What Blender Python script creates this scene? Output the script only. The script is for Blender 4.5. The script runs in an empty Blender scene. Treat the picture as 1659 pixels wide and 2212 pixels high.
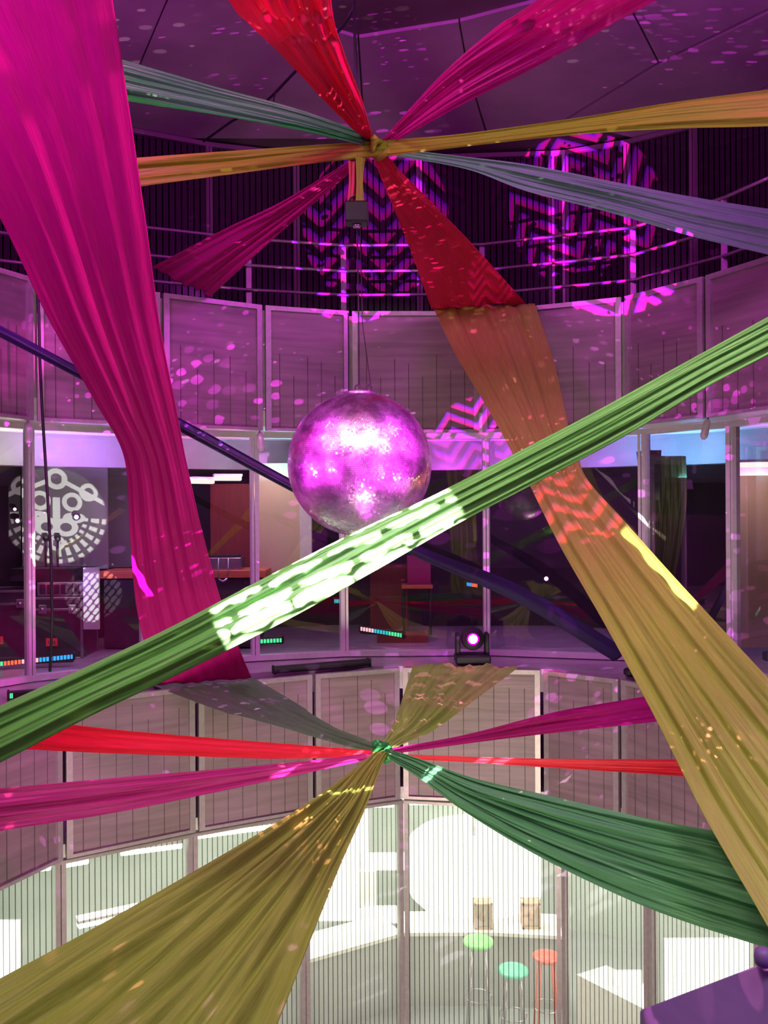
import bpy, math, random
from mathutils import Vector, Matrix
random.seed(7)
PI = math.pi
C = bpy.context.scene.collection

# ------------------------------------------------------------------ camera
F = 1909.0; EYE = 1.62; ROLL = math.radians(-0.35)
cam = bpy.data.cameras.new('camera'); co = bpy.data.objects.new('camera', cam); C.objects.link(co)
cam.sensor_fit = 'HORIZONTAL'; cam.sensor_width = 36; cam.lens = 36 * F / 1659; cam.clip_end = 200; cam.clip_start = .05
co.matrix_world = Matrix.Translation((0, 0, EYE)) @ Matrix.Rotation(PI / 2, 4, 'X') @ Matrix.Rotation(ROLL, 4, 'Z')
bpy.context.scene.camera = co
vs = bpy.context.scene.view_settings
vs.view_transform = 'Standard'; vs.look = 'None'; vs.gamma = 1; vs.use_curve_mapping = False; vs.exposure = 0.0

# ------------------------------------------------------------------ world (dim violet fill added in place of room light behind the camera)
w = bpy.data.worlds.new('world'); bpy.context.scene.world = w; w.use_nodes = True
w.node_tree.nodes['Background'].inputs[0].default_value = (.42, .09, .46, 1)
w.node_tree.nodes['Background'].inputs[1].default_value = .20

R_ = Vector((math.cos(ROLL), 0, -math.sin(-ROLL) * -1))
_rt = co.matrix_world.to_3x3() @ Vector((1, 0, 0)); _up = co.matrix_world.to_3x3() @ Vector((0, 1, 0))
def ray(px, py):
    return _rt * ((px - 829.5) / F) + _up * (-(py - 1106) / F) + Vector((0, 1, 0))
def P(px, py, Y):
    return Vector((0, 0, EYE)) + ray(px, py) * Y
def PZ(px, py, z):
    r = ray(px, py); return Vector((0, 0, EYE)) + r * ((z - EYE) / r.z)
def XY(px, Y):
    return ((px - 829.5) / F * Y, Y)

# ------------------------------------------------------------------ light helpers
def mathn(nt, op, a, b=None, c=None, clamp=False):
    n = nt.nodes.new('ShaderNodeMath'); n.operation = op; n.use_clamp = clamp
    for i, v in enumerate((a, b, c)):
        if v is None: continue
        if isinstance(v, (int, float)): n.inputs[i].default_value = v
        else: nt.links.new(v, n.inputs[i])
    return n.outputs[0]
def look(o, target):
    d = Vector(target) - o.location
    o.rotation_euler = d.to_track_quat('-Z', 'Y').to_euler()
def area(loc, target, size, power, col, size_y=None):
    l = bpy.data.lights.new('lamp_area', 'AREA'); l.energy = power; l.color = col; l.size = size
    if size_y: l.shape = 'RECTANGLE'; l.size_y = size_y
    o = bpy.data.objects.new('lamp_area', l); C.objects.link(o); o.location = loc; look(o, target); return o
def point(loc, power, col, rad=.05, name='lamp_point'):
    l = bpy.data.lights.new(name, 'POINT'); l.energy = power; l.color = col; l.shadow_soft_size = rad
    o = bpy.data.objects.new(name, l); C.objects.link(o); o.location = loc; return o
def spot(loc, target, power, col, deg, blend=.15, rad=.01, gobo=None, roll=0):
    l = bpy.data.lights.new('lamp_spot', 'SPOT'); l.energy = power; l.color = col
    l.spot_size = math.radians(deg); l.spot_blend = blend; l.shadow_soft_size = rad
    o = bpy.data.objects.new('lamp_spot', l); C.objects.link(o); o.location = loc; look(o, target)
    o.rotation_euler = (o.rotation_euler.to_matrix() @ Matrix.Rotation(roll, 3, 'Z')).to_euler()
    if gobo:
        l.use_nodes = True; nt = l.node_tree; em = nt.nodes['Emission']
        tc = nt.nodes.new('ShaderNodeTexCoord'); sp = nt.nodes.new('ShaderNodeSeparateXYZ')
        nt.links.new(tc.outputs['Normal'], sp.inputs[0])
        k = 1 / math.tan(math.radians(deg) / 2)
        zz = mathn(nt, 'ABSOLUTE', sp.outputs[2])
        x = mathn(nt, 'MULTIPLY', mathn(nt, 'DIVIDE', sp.outputs[0], zz), k)
        y = mathn(nt, 'MULTIPLY', mathn(nt, 'DIVIDE', sp.outputs[1], zz), k)
        s, col_out = gobo(nt, x, y)
        nt.links.new(s, em.inputs['Strength'])
        if col_out is not None: nt.links.new(col_out, em.inputs['Color'])
    return o
def gb_stripes(period=.13, slant=1.0, duty=.45, cut=.35):
    """chevron / vein pattern: stripes on |x| folded, broken by cells"""
    def g(nt, x, y):
        ax = mathn(nt, 'ABSOLUTE', mathn(nt, 'SUBTRACT', mathn(nt, 'PINGPONG', mathn(nt, 'ADD', x, 2.0), .42), .0))
        t = mathn(nt, 'ADD', mathn(nt, 'MULTIPLY', y, 1.0), mathn(nt, 'MULTIPLY', ax, slant))
        fr = mathn(nt, 'FRACT', mathn(nt, 'DIVIDE', mathn(nt, 'ADD', t, 5.0), period))
        m = mathn(nt, 'LESS_THAN', fr, duty)
        cmb = nt.nodes.new('ShaderNodeCombineXYZ'); nt.links.new(x, cmb.inputs[0]); nt.links.new(y, cmb.inputs[1])
        nz = nt.nodes.new('ShaderNodeTexNoise'); nz.inputs['Scale'].default_value = 4.0
        nt.links.new(cmb.outputs[0], nz.inputs[0])
        m2 = mathn(nt, 'GREATER_THAN', nz.outputs[0], cut)
        # colour fringe: red and blue stripes beside the magenta ones
        cr = nt.nodes.new('ShaderNodeValToRGB'); nt.links.new(fr, cr.inputs[0])
        e = cr.color_ramp.elements; e[0].position = 0; e[0].color = (1, .03, .25, 1); e[1].position = duty; e[1].color = (.12, .03, 1, 1)
        e2 = cr.color_ramp.elements.new(duty * .5); e2.color = (.85, .04, .95, 1)
        return mathn(nt, 'MULTIPLY', m, m2), cr.outputs[0]
    return g
def gb_bars(nx=3.4, ny=9.0, cut=.5, stretch=1.0):
    """long dashes"""
    def g(nt, x, y):
        row = mathn(nt, 'FLOOR', mathn(nt, 'MULTIPLY', y, ny))
        fy = mathn(nt, 'FRACT', mathn(nt, 'MULTIPLY', mathn(nt, 'ADD', y, 10.0), ny))
        sh = mathn(nt, 'FRACT', mathn(nt, 'MULTIPLY', mathn(nt, 'SINE', mathn(nt, 'MULTIPLY', row, 12.9898)), 43.5))
        fx = mathn(nt, 'FRACT', mathn(nt, 'ADD', mathn(nt, 'MULTIPLY', mathn(nt, 'ADD', x, 10.0), nx), sh))
        dy = mathn(nt, 'ABSOLUTE', mathn(nt, 'SUBTRACT', fy, .5)); dx = mathn(nt, 'ABSOLUTE', mathn(nt, 'SUBTRACT', fx, .5))
        a = mathn(nt, 'POWER', mathn(nt, 'DIVIDE', dx, .46), 4.0); b = mathn(nt, 'POWER', mathn(nt, 'DIVIDE', dy, .36), 2.0)
        return mathn(nt, 'LESS_THAN', mathn(nt, 'ADD', a, b), 1.0), None
    return g
def gb_slit(nt, x, y):
    return mathn(nt, 'LESS_THAN', mathn(nt, 'ABSOLUTE', mathn(nt, 'ADD', x, mathn(nt, 'MULTIPLY', mathn(nt, 'SINE', mathn(nt, 'MULTIPLY', y, 9.0)), .03))), .13), None
def gb_dashes(nt, x, y):
    """white dash gobo with barn doors: three rows of uneven long dashes, the lowest almost continuous"""
    cmb = nt.nodes.new('ShaderNodeCombineXYZ'); nt.links.new(x, cmb.inputs[0]); nt.links.new(y, cmb.inputs[1])
    nz = nt.nodes.new('ShaderNodeTexNoise'); nz.inputs['Scale'].default_value = 5.0; nt.links.new(cmb.outputs[0], nz.inputs[0])
    yy = mathn(nt, 'ADD', y, mathn(nt, 'MULTIPLY', mathn(nt, 'SUBTRACT', nz.outputs[0], .5), .10))
    row = mathn(nt, 'FLOOR', mathn(nt, 'MULTIPLY', yy, 10.5))
    fy = mathn(nt, 'FRACT', mathn(nt, 'MULTIPLY', mathn(nt, 'ADD', yy, 10.0), 10.5))
    sh = mathn(nt, 'FRACT', mathn(nt, 'MULTIPLY', mathn(nt, 'SINE', mathn(nt, 'MULTIPLY', mathn(nt, 'ADD', row, .3), 12.9898)), 43.5))
    fx = mathn(nt, 'FRACT', mathn(nt, 'ADD', mathn(nt, 'MULTIPLY', mathn(nt, 'ADD', x, 10.0), 2.1), mathn(nt, 'MULTIPLY', sh, .9)))
    dy = mathn(nt, 'ABSOLUTE', mathn(nt, 'SUBTRACT', fy, .5)); dx = mathn(nt, 'ABSOLUTE', mathn(nt, 'SUBTRACT', fx, .5))
    low = mathn(nt, 'LESS_THAN', yy, -.07)
    wx = mathn(nt, 'ADD', .44, mathn(nt, 'MULTIPLY', low, .05)); wy = mathn(nt, 'ADD', mathn(nt, 'MULTIPLY', nz.outputs[0], .44), mathn(nt, 'MULTIPLY', low, .2))
    a = mathn(nt, 'POWER', mathn(nt, 'DIVIDE', dx, wx), 5.0); b = mathn(nt, 'POWER', mathn(nt, 'DIVIDE', dy, wy), 2.0)
    m = mathn(nt, 'LESS_THAN', mathn(nt, 'ADD', a, b), 1.0)
    m = mathn(nt, 'MULTIPLY', m, mathn(nt, 'LESS_THAN', mathn(nt, 'ABSOLUTE', y), .235))
    return mathn(nt, 'ADD', m, mathn(nt, 'MULTIPLY', mathn(nt, 'LESS_THAN', mathn(nt, 'ABSOLUTE', y), .26), .04)), None
def gb_face(nt, x, y):
    """a lion-like mask: eye rings, brow bands, muzzle and a mane of short rays"""
    ax = mathn(nt, 'ABSOLUTE', x)
    def ring(cx, cy, r, wd, sx=1.0):
        dx = mathn(nt, 'MULTIPLY', mathn(nt, 'SUBTRACT', ax, cx), sx); dy = mathn(nt, 'SUBTRACT', y, cy)
        d = mathn(nt, 'SQRT', mathn(nt, 'ADD', mathn(nt, 'MULTIPLY', dx, dx), mathn(nt, 'MULTIPLY', dy, dy)))
        return mathn(nt, 'LESS_THAN', mathn(nt, 'ABSOLUTE', mathn(nt, 'SUBTRACT', d, r)), wd)
    parts = [ring(.30, .30, .15, .045), ring(.62, .52, .14, .045), ring(.18, -.22, .14, .05, .8),
             ring(.0, .75, .16, .05), ring(.34, -.02, .06, .05, .5), ring(0, -.55, .12, .04)]
    # mane rays
    ang = mathn(nt, 'ARCTAN2', x, mathn(nt, 'MULTIPLY', y, -1.0))
    d = mathn(nt, 'SQRT', mathn(nt, 'ADD', mathn(nt, 'MULTIPLY', x, x), mathn(nt, 'MULTIPLY', y, y)))
    rays = mathn(nt, 'LESS_THAN', mathn(nt, 'FRACT', mathn(nt, 'MULTIPLY', mathn(nt, 'ADD', ang, 10.0), 4.2)), .5)
    rr = mathn(nt, 'FRACT', mathn(nt, 'MULTIPLY', d, 4.5))
    rays = mathn(nt, 'MULTIPLY', rays, mathn(nt, 'LESS_THAN', rr, .75))
    rays = mathn(nt, 'MULTIPLY', rays, mathn(nt, 'GREATER_THAN', d, .52))
    rays = mathn(nt, 'MULTIPLY', rays, mathn(nt, 'LESS_THAN', y, .02))
    parts += [mathn(nt, 'MULTIPLY', mathn(nt, 'LESS_THAN', mathn(nt, 'ABSOLUTE', mathn(nt, 'SUBTRACT', y, mathn(nt, 'ADD', .78, mathn(nt, 'MULTIPLY', ax, -.5)))), .05), mathn(nt, 'GREATER_THAN', ax, .1)), mathn(nt, 'MULTIPLY', mathn(nt, 'LESS_THAN', ax, .07), mathn(nt, 'LESS_THAN', mathn(nt, 'ABSOLUTE', mathn(nt, 'SUBTRACT', y, .12)), .26))]
    parts.append(rays)
    s = parts[0]
    for p in parts[1:]: s = mathn(nt, 'MAXIMUM', s, p)
    return mathn(nt, 'ADD', s, .12), None
def gb_glints(scale):
    """stand-in for light thrown off the mirrored tiles: sparse small patches"""
    def g(nt, x, y):
        cmb = nt.nodes.new('ShaderNodeCombineXYZ'); nt.links.new(x, cmb.inputs[0]); nt.links.new(mathn(nt, 'MULTIPLY', y, 1.9), cmb.inputs[1])
        v = nt.nodes.new('ShaderNodeTexVoronoi'); v.inputs['Scale'].default_value = scale; v.voronoi_dimensions = '2D'
        nz = nt.nodes.new('ShaderNodeTexNoise'); nz.inputs['Scale'].default_value = 3.2; nz.inputs['Detail'].default_value = 5
        nt.links.new(cmb.outputs[0], v.inputs['Vector']); nt.links.new(cmb.outputs[0], nz.inputs['Vector'])
        th = mathn(nt, 'MULTIPLY', mathn(nt, 'SUBTRACT', nz.outputs[0], .46, clamp=True), 2.2)
        m = mathn(nt, 'LESS_THAN', v.outputs['Distance'], th)
        sp = nt.nodes.new('ShaderNodeSeparateColor'); nt.links.new(v.outputs['Color'], sp.inputs[0])
        return mathn(nt, 'MULTIPLY', m, mathn(nt, 'POWER', sp.outputs[0], 3.0)), None
    return g

MAG = (1, .10, .95); VIO = (.55, .18, 1); PNK = (1, .30, .62)
BALL = P(777, 1003, 5.4)
# added unseen area lights: warm keys overhead, violet washes, warm fill from below
area((-1.3, 1.3, 5.2), (0, 4.8, 0.0), 1.6, 56, (1, .90, .70)).data.spread = math.radians(104)
area((1.5, 1.3, 5.2), (.3, 4.8, 0.0), 1.4, 42, (1, .90, .72)).data.spread = math.radians(104)
area((0, 2.0, -3.2), (0, 9.0, -1.2), 2.2, 130, (1, .88, .66)).data.spread = math.radians(92)
area((3.3, 4.2, 5.3), (-1.5, 9.6, 3.2), 1.2, 150, (.80, .05, .9))
area((-3.3, 4.2, 5.3), (2, 9.6, 3.2), 1.2, 130, (.92, .07, .9))
area((-2.6, 2.8, 3.4), (-.5, 7.5, 5.9), .6, 42, (.80, .12, 1))
area((2.6, 2.8, 3.4), (1.0, 7.5, 5.9), .6, 34, (.65, .12, .9))
# magenta wash on the big pink drape
spot((2.8, 1.6, 4.4), (-2.0, 5.2, 2.5), 2500, (1, .05, .70), 46, .9, .06)
# gobo heads
spot((-1.3, 1.4, .4), P(805, 495, 10.2), 36000, MAG, 9.6, .05, .004, gb_stripes(.30, .9, .6, .38))
spot((1.6, 1.4, .4), P(1262, 455, 10.2), 36000, MAG, 9.8, .05, .004, gb_stripes(.28, -1.1, .6, .40), .5)
spot((-.2, 1.2, .5), P(1050, 948, 10.7), 9500, MAG, 8.5, .1, .004, gb_stripes(.25, .8, .55, .30), .3)
spot((.9, 1.0, 2.6), P(1058, 600, 8.7), 3500, (1, .3, .9), 4.2, .1, .004, gb_stripes(.30, .9, .55, .3), .3)
spot((-.6, .6, 3.0), P(735, 1225, 3.2), 9000, (1, .80, 1), 18.5, .1, .004, gb_dashes, math.radians(27.5))
spot((1.5, 1.2, 4.0), P(1245, 1105, 6.2), 4200, (1, .86, .55), 9, .2, .01, gb_stripes(.5, 1.0, .5, .42), .2)
for o_, d_, e_, c_, sc_ in (((0, -.52, -.30), (-.25, -.75, -1), 1100, (1, .35, .50), 22), ((0, -.55, -.15), (.3, -1, -.45), 250, (.85, .30, 1), 19), ((.1, .5, .3), (.1, 1, .10), 1500, (.95, .06, 1), 22),
                            ((0, .1, .58), (0, .2, 1), 420, (1, .62, .75), 24), ((0, .5, -.25), (0, 1, -.38), 1300, (.90, .22, 1), 22), ((.15, -.45, .35), (.6, -.6, 1), 220, (1, .55, .8), 19)):
    v_ = BALL + Vector(o_); spot(v_, v_ + Vector(d_), e_, c_, 140, .3, .004, gb_glints(sc_ * 1.5), .1)  # unseen spots added beside the ball, standing in for its reflected glints
# unseen spots added around the hall to turn the ball magenta
for q, e in (((-3.0, 2.2, 1.2), 900), ((2.9, 2.0, 4.3), 900), ((-.6, .6, 4.6), 900), ((2.4, 1.6, .9), 1300), ((-2.6, 2.2, 4.6), 700), ((0.3, 1.2, -.9), 900), ((-.7, 3.2, 4.9), 500), ((.2, .9, 3.6), 400), ((3.3, 4.6, 3.4), 700), ((-3.3, 4.4, 1.4), 700), ((3.2, 3.6, .8), 700), ((-3.3, 3.6, 4.2), 700), ((0, 4.4, -2.2), 500)):
    spot(q, BALL, e * .68, (1, .035, .92), 13, .3, .11)

# ------------------------------------------------------------------ object helpers
def tag(o, label=None, cat=None, group=None, kind=None):
    if label: o['label'] = label
    if cat: o['category'] = cat
    if group: o['group'] = group
    if kind: o['kind'] = kind
    return o
def empty(name, loc, label, cat, group=None, rz=0):
    o = bpy.data.objects.new(name, None); C.objects.link(o); o.location = loc; o.rotation_euler = (0, 0, rz)
    o.empty_display_size = .1
    return tag(o, label, cat, group)
class MB:
    def __init__(s): s.v = []; s.f = []; s.sm = []
    def add(s, vs, fs, smooth=False):
        n = len(s.v); s.v += [tuple(v) for v in vs]; s.f += [tuple(i + n for i in f) for f in fs]; s.sm += [smooth] * len(fs); return s
    def box(s, c, d, rz=0, bev=0):
        hx, hy, hz = d[0] / 2, d[1] / 2, d[2] / 2; b = min(bev, hx * .9, hy * .9, hz * .9)
        cr, sr = math.cos(rz), math.sin(rz)
        def T(x, y, z): return (c[0] + x * cr - y * sr, c[1] + x * sr + y * cr, c[2] + z)
        if b <= 0:
            vs = [T(x * hx, y * hy, z * hz) for x in (-1, 1) for y in (-1, 1) for z in (-1, 1)]
            return s.add(vs, [(0, 1, 3, 2), (4, 6, 7, 5), (0, 4, 5, 1), (2, 3, 7, 6), (0, 2, 6, 4), (1, 5, 7, 3)])
        rings = []
        for z, k in ((-hz, b), (-hz + b, 0), (hz - b, 0), (hz, b)):
            X, Y = hx - k, hy - k; q = b * .7
            rings.append([T(X - q, -Y, z), T(X, -Y + q, z), T(X, Y - q, z), T(X - q, Y, z), T(-X + q, Y, z), T(-X, Y - q, z), T(-X, -Y + q, z), T(-X + q, -Y, z)])
        vs = sum(rings, []); fs = [tuple(range(7, -1, -1)), tuple(range(24, 32))]
        for r in range(3):
            for i in range(8): j = (i + 1) % 8; fs.append((r * 8 + i, r * 8 + j, r * 8 + 8 + j, r * 8 + 8 + i))
        return s.add(vs, fs)
    def tube(s, pts, r, n=10, r1=None, cap=True):
        pts = [Vector(p) for p in pts]; m = len(pts); vs = []; prev = None
        for i, p in enumerate(pts):
            t = (pts[min(i + 1, m - 1)] - pts[max(i - 1, 0)]).normalized()
            if prev is None: a = t.orthogonal().normalized()
            else: a = (prev - t * prev.dot(t)).normalized()
            prev = a; b = t.cross(a)
            rr = r if r1 is None else r + (r1 - r) * i / (m - 1)
            for k in range(n): vs.append(p + a * rr * math.cos(2 * PI * k / n) + b * rr * math.sin(2 * PI * k / n))
        fs = []
        for i in range(m - 1):
            for k in range(n): fs.append((i * n + k, i * n + (k + 1) % n, (i + 1) * n + (k + 1) % n, (i + 1) * n + k))
        if cap: fs += [tuple(range(n - 1, -1, -1)), tuple((m - 1) * n + k for k in range(n))]
        return s.add(vs, fs, True)
    def lathe(s, c, prof, n=24, axis=None):
        """prof: (radius, height) list; axis: direction of height"""
        ax = Vector(axis or (0, 0, 1)).normalized(); a = ax.orthogonal().normalized(); b = ax.cross(a); c = Vector(c); vs = []
        for r, h in prof:
            for k in range(n): vs.append(c + ax * h + (a * math.cos(2 * PI * k / n) + b * math.sin(2 * PI * k / n)) * max(r, 1e-4))
        fs = []
        for i in range(len(prof) - 1):
            for k in range(n): fs.append((i * n + k, i * n + (k + 1) % n, (i + 1) * n + (k + 1) % n, (i + 1) * n + k))
        fs += [tuple(range(n - 1, -1, -1)), tuple((len(prof) - 1) * n + k for k in range(n))]
        return s.add(vs, fs, True)
    def build(s, name, m, parent=None, uv=None):
        me = bpy.data.meshes.new(name); me.from_pydata(s.v, [], s.f); me.update()
        me.polygons.foreach_set('use_smooth', s.sm)
        if uv:
            L = me.uv_layers.new(name='UVMap')
            for p in me.polygons:
                for li in p.loop_indices: L.data[li].uv = uv[me.loops[li].vertex_index]
        me.materials.append(m)
        o = bpy.data.objects.new(name, me); C.objects.link(o)
        if parent:
            o.parent = parent
            o.matrix_parent_inverse = wm(parent).inverted()
        return o
def wm(o):
    m = Matrix.LocRotScale(o.location, o.rotation_euler, o.scale)
    if o.parent: m = wm(o.parent) @ o.matrix_parent_inverse @ m
    return m
def copy_tree(o, parent=None):
    c = o.copy(); C.objects.link(c)
    if parent: c.parent = parent
    for ch in o.children: copy_tree(ch, c)
    return c

# ------------------------------------------------------------------ materials
M = {}
def principled(name, col, rough=.5, metal=0, emit=None, es=0, spec=.5, noise=0, nscale=20, bump=0, stretch=(1, 1, 1)):
    m = bpy.data.materials.new(name); m.use_nodes = True; nt = m.node_tree; b = nt.nodes['Principled BSDF']
    b.inputs['Base Color'].default_value = (*col, 1); b.inputs['Roughness'].default_value = rough; b.inputs['Metallic'].default_value = metal
    b.inputs['Specular IOR Level'].default_value = spec
    if emit: b.inputs['Emission Color'].default_value = (*emit, 1); b.inputs['Emission Strength'].default_value = es
    if noise or bump:
        tc = nt.nodes.new('ShaderNodeTexCoord'); mp = nt.nodes.new('ShaderNodeMapping'); mp.inputs['Scale'].default_value = stretch
        nz = nt.nodes.new('ShaderNodeTexNoise'); nz.inputs['Scale'].default_value = nscale; nz.inputs['Detail'].default_value = 4
        nt.links.new(tc.outputs['Object'], mp.inputs[0]); nt.links.new(mp.outputs[0], nz.inputs[0])
        if noise:
            cr = nt.nodes.new('ShaderNodeValToRGB'); nt.links.new(nz.outputs[0], cr.inputs[0])
            cr.color_ramp.elements[0].position = .3; cr.color_ramp.elements[1].position = .7
            cr.color_ramp.elements[0].color = (*[c * (1 - noise) for c in col], 1); cr.color_ramp.elements[1].color = (*[min(1, c * (1 + noise)) for c in col], 1)
            nt.links.new(cr.outputs[0], b.inputs['Base Color'])
        if bump:
            bp = nt.nodes.new('ShaderNodeBump'); bp.inputs['Strength'].default_value = bump; bp.inputs['Distance'].default_value = .02
            nt.links.new(nz.outputs[0], bp.inputs['Height']); nt.links.new(bp.outputs[0], b.inputs['Normal'])
    M[name] = m; return m
principled('grey_metal', (.33, .28, .29), .38, .3, noise=.1)
principled('white_metal', (.62, .56, .60), .4, .1, noise=.06)
principled('rail_metal', (.20, .15, .18), .4, .4, noise=.1)
principled('band_sheet', (.215, .145, .165), .5, .06, noise=.22, nscale=2.2, bump=.35, stretch=(.5, .5, 7))  # horizontal stripes of reflection put into the colour and bump noise
principled('thin_line', (.11, .08, .09), .5, .3, noise=.1)
principled('concrete', (.34, .24, .32), .7, noise=.16, nscale=1.6, bump=.15)
principled('concrete_dark', (.11, .075, .09), .75, noise=.2, nscale=1.4)
principled('ledge', (.34, .26, .32), .35, noise=.15, nscale=4)
principled('dark_wall', (.020, .007, .014), .5, noise=.25, nscale=2)
principled('black_plastic', (.007, .006, .008), .6, noise=.2)
principled('black_cable', (.010, .008, .012), .55, noise=.2)
principled('white_wall', (.62, .62, .58), .6, noise=.05, nscale=1.5)
principled('screen_cloth', (.24, .27, .24), .6, noise=.1, nscale=1.1)
principled('teal_wall', (.40, .47, .42), .6, noise=.1, nscale=1.1)
principled('maroon', (.16, .018, .012), .6, noise=.2, nscale=5, stretch=(6, 6, .4))
principled('beige_panel', (.50, .38, .27), .5, noise=.06, nscale=40, stretch=(8, 8, .1))
principled('wood_orange', (.60, .15, .06), .4, noise=.25, nscale=9, stretch=(1, 6, 6))
principled('soffit_white', (.72, .70, .70), .5, noise=.04)
principled('case_black', (.035, .022, .035), .35, noise=.3, nscale=8)
principled('case_metal', (.5, .46, .5), .25, .9, noise=.1)
principled('counter_white', (.80, .80, .76), .35, noise=.04)
principled('counter_grey', (.34, .36, .36), .25, noise=.12, nscale=2)
principled('brown_box', (.45, .28, .18), .5, noise=.3, nscale=14)
principled('green_plastic', (.18, .75, .16), .3, noise=.1)
principled('turquoise_plastic', (.10, .62, .42), .3, noise=.1)
principled('red_plastic', (.85, .10, .07), .3, noise=.1)
principled('red_label', (.75, .05, .04), .4, noise=.1)
principled('cover_white', (.20, .10, .36), .5, noise=.14, nscale=3, stretch=(.5, .5, 4))
principled('glass_lamp', (.7, .6, .65), .2, .2, noise=.05)
def emis(name, col, s):
    m = bpy.data.materials.new(name); m.use_nodes = True; nt = m.node_tree
    nt.nodes.remove(nt.nodes['Principled BSDF']); e = nt.nodes.new('ShaderNodeEmission')
    e.inputs[0].default_value = (*col, 1); e.inputs[1].default_value = s
    nt.links.new(e.outputs[0], nt.nodes['Material Output'].inputs[0]); M[name] = m; return m
emis('lamp_white', (1, 1, .86), 5)
emis('overlit_white', (1, .99, .86), 2.4)  # painted glow for overlit white surfaces
emis('lamp_warm', (1, .86, .74), 1.6)
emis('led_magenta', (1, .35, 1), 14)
emis('halo_glow', (.9, .0, .95), 1.6)
emis('reflection_violet', (.45, .2, 1), 9)
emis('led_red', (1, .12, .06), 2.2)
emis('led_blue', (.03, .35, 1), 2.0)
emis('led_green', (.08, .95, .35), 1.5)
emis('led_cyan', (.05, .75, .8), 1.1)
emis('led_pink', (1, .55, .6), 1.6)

def glassmat(name, refl=.10, tint=(.9, .86, .92), haze=0.0, lines=False, hazecol=(.6, .6, .58), pitch=.055, linew=.16, linet=.18):
    m = bpy.data.materials.new(name); m.use_nodes = True; nt = m.node_tree; nt.nodes.remove(nt.nodes['Principled BSDF'])
    tr = nt.nodes.new('ShaderNodeBsdfTransparent'); tr.inputs[0].default_value = (*tint, 1)
    gl = nt.nodes.new('ShaderNodeBsdfGlossy'); gl.inputs['Roughness'].default_value = .02 if not lines else .15
    mx = nt.nodes.new('ShaderNodeMixShader')
    lw = nt.nodes.new('ShaderNodeLayerWeight'); lw.inputs[0].default_value = .25
    f = mathn(nt, 'ADD', mathn(nt, 'MULTIPLY', lw.outputs['Fresnel'], .6), refl, clamp=True)
    nt.links.new(f, mx.inputs[0]); nt.links.new(tr.outputs[0], mx.inputs[1]); nt.links.new(gl.outputs[0], mx.inputs[2])
    out = mx.outputs[0]
    if haze:
        d = nt.nodes.new('ShaderNodeBsdfTranslucent'); d.inputs[0].default_value = (*hazecol, 1)
        d2 = nt.nodes.new('ShaderNodeBsdfDiffuse'); d2.inputs[0].default_value = (*hazecol, 1)
        md = nt.nodes.new('ShaderNodeMixShader'); md.inputs[0].default_value = .4
        nt.links.new(d.outputs[0], md.inputs[1]); nt.links.new(d2.outputs[0], md.inputs[2])
        m2 = nt.nodes.new('ShaderNodeMixShader'); m2.inputs[0].default_value = haze
        nt.links.new(out, m2.inputs[1]); nt.links.new(md.outputs[0], m2.inputs[2]); out = m2.outputs[0]
    if lines:
        uv = nt.nodes.new('ShaderNodeUVMap'); sp = nt.nodes.new('ShaderNodeSeparateXYZ'); nt.links.new(uv.outputs[0], sp.inputs[0])
        fr = mathn(nt, 'FRACT', mathn(nt, 'DIVIDE', sp.outputs[0], pitch)); ls = mathn(nt, 'LESS_THAN', fr, linew)
        t2 = nt.nodes.new('ShaderNodeBsdfTransparent'); t2.inputs[0].default_value = (linet, linet, linet, 1)
        m3 = nt.nodes.new('ShaderNodeMixShader'); nt.links.new(ls, m3.inputs[0]); nt.links.new(out, m3.inputs[1]); nt.links.new(t2.outputs[0], m3.inputs[2]); out = m3.outputs[0]
    nt.links.new(out, nt.nodes['Material Output'].inputs[0]); M[name] = m; return m
glassmat('window_glass', .15, (.86, .80, .86))
glassmat('ribbed_sheet', .02, (.92, .94, .90), .30, True, (.66, .68, .62))
glassmat('ribbed_sheet_shaded', .03, (.4, .36, .4), .5, True, (.13, .06, .12), .075, .2, .05)  # same ribbed sheet, upper storey gloom put into its tint and haze

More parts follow.
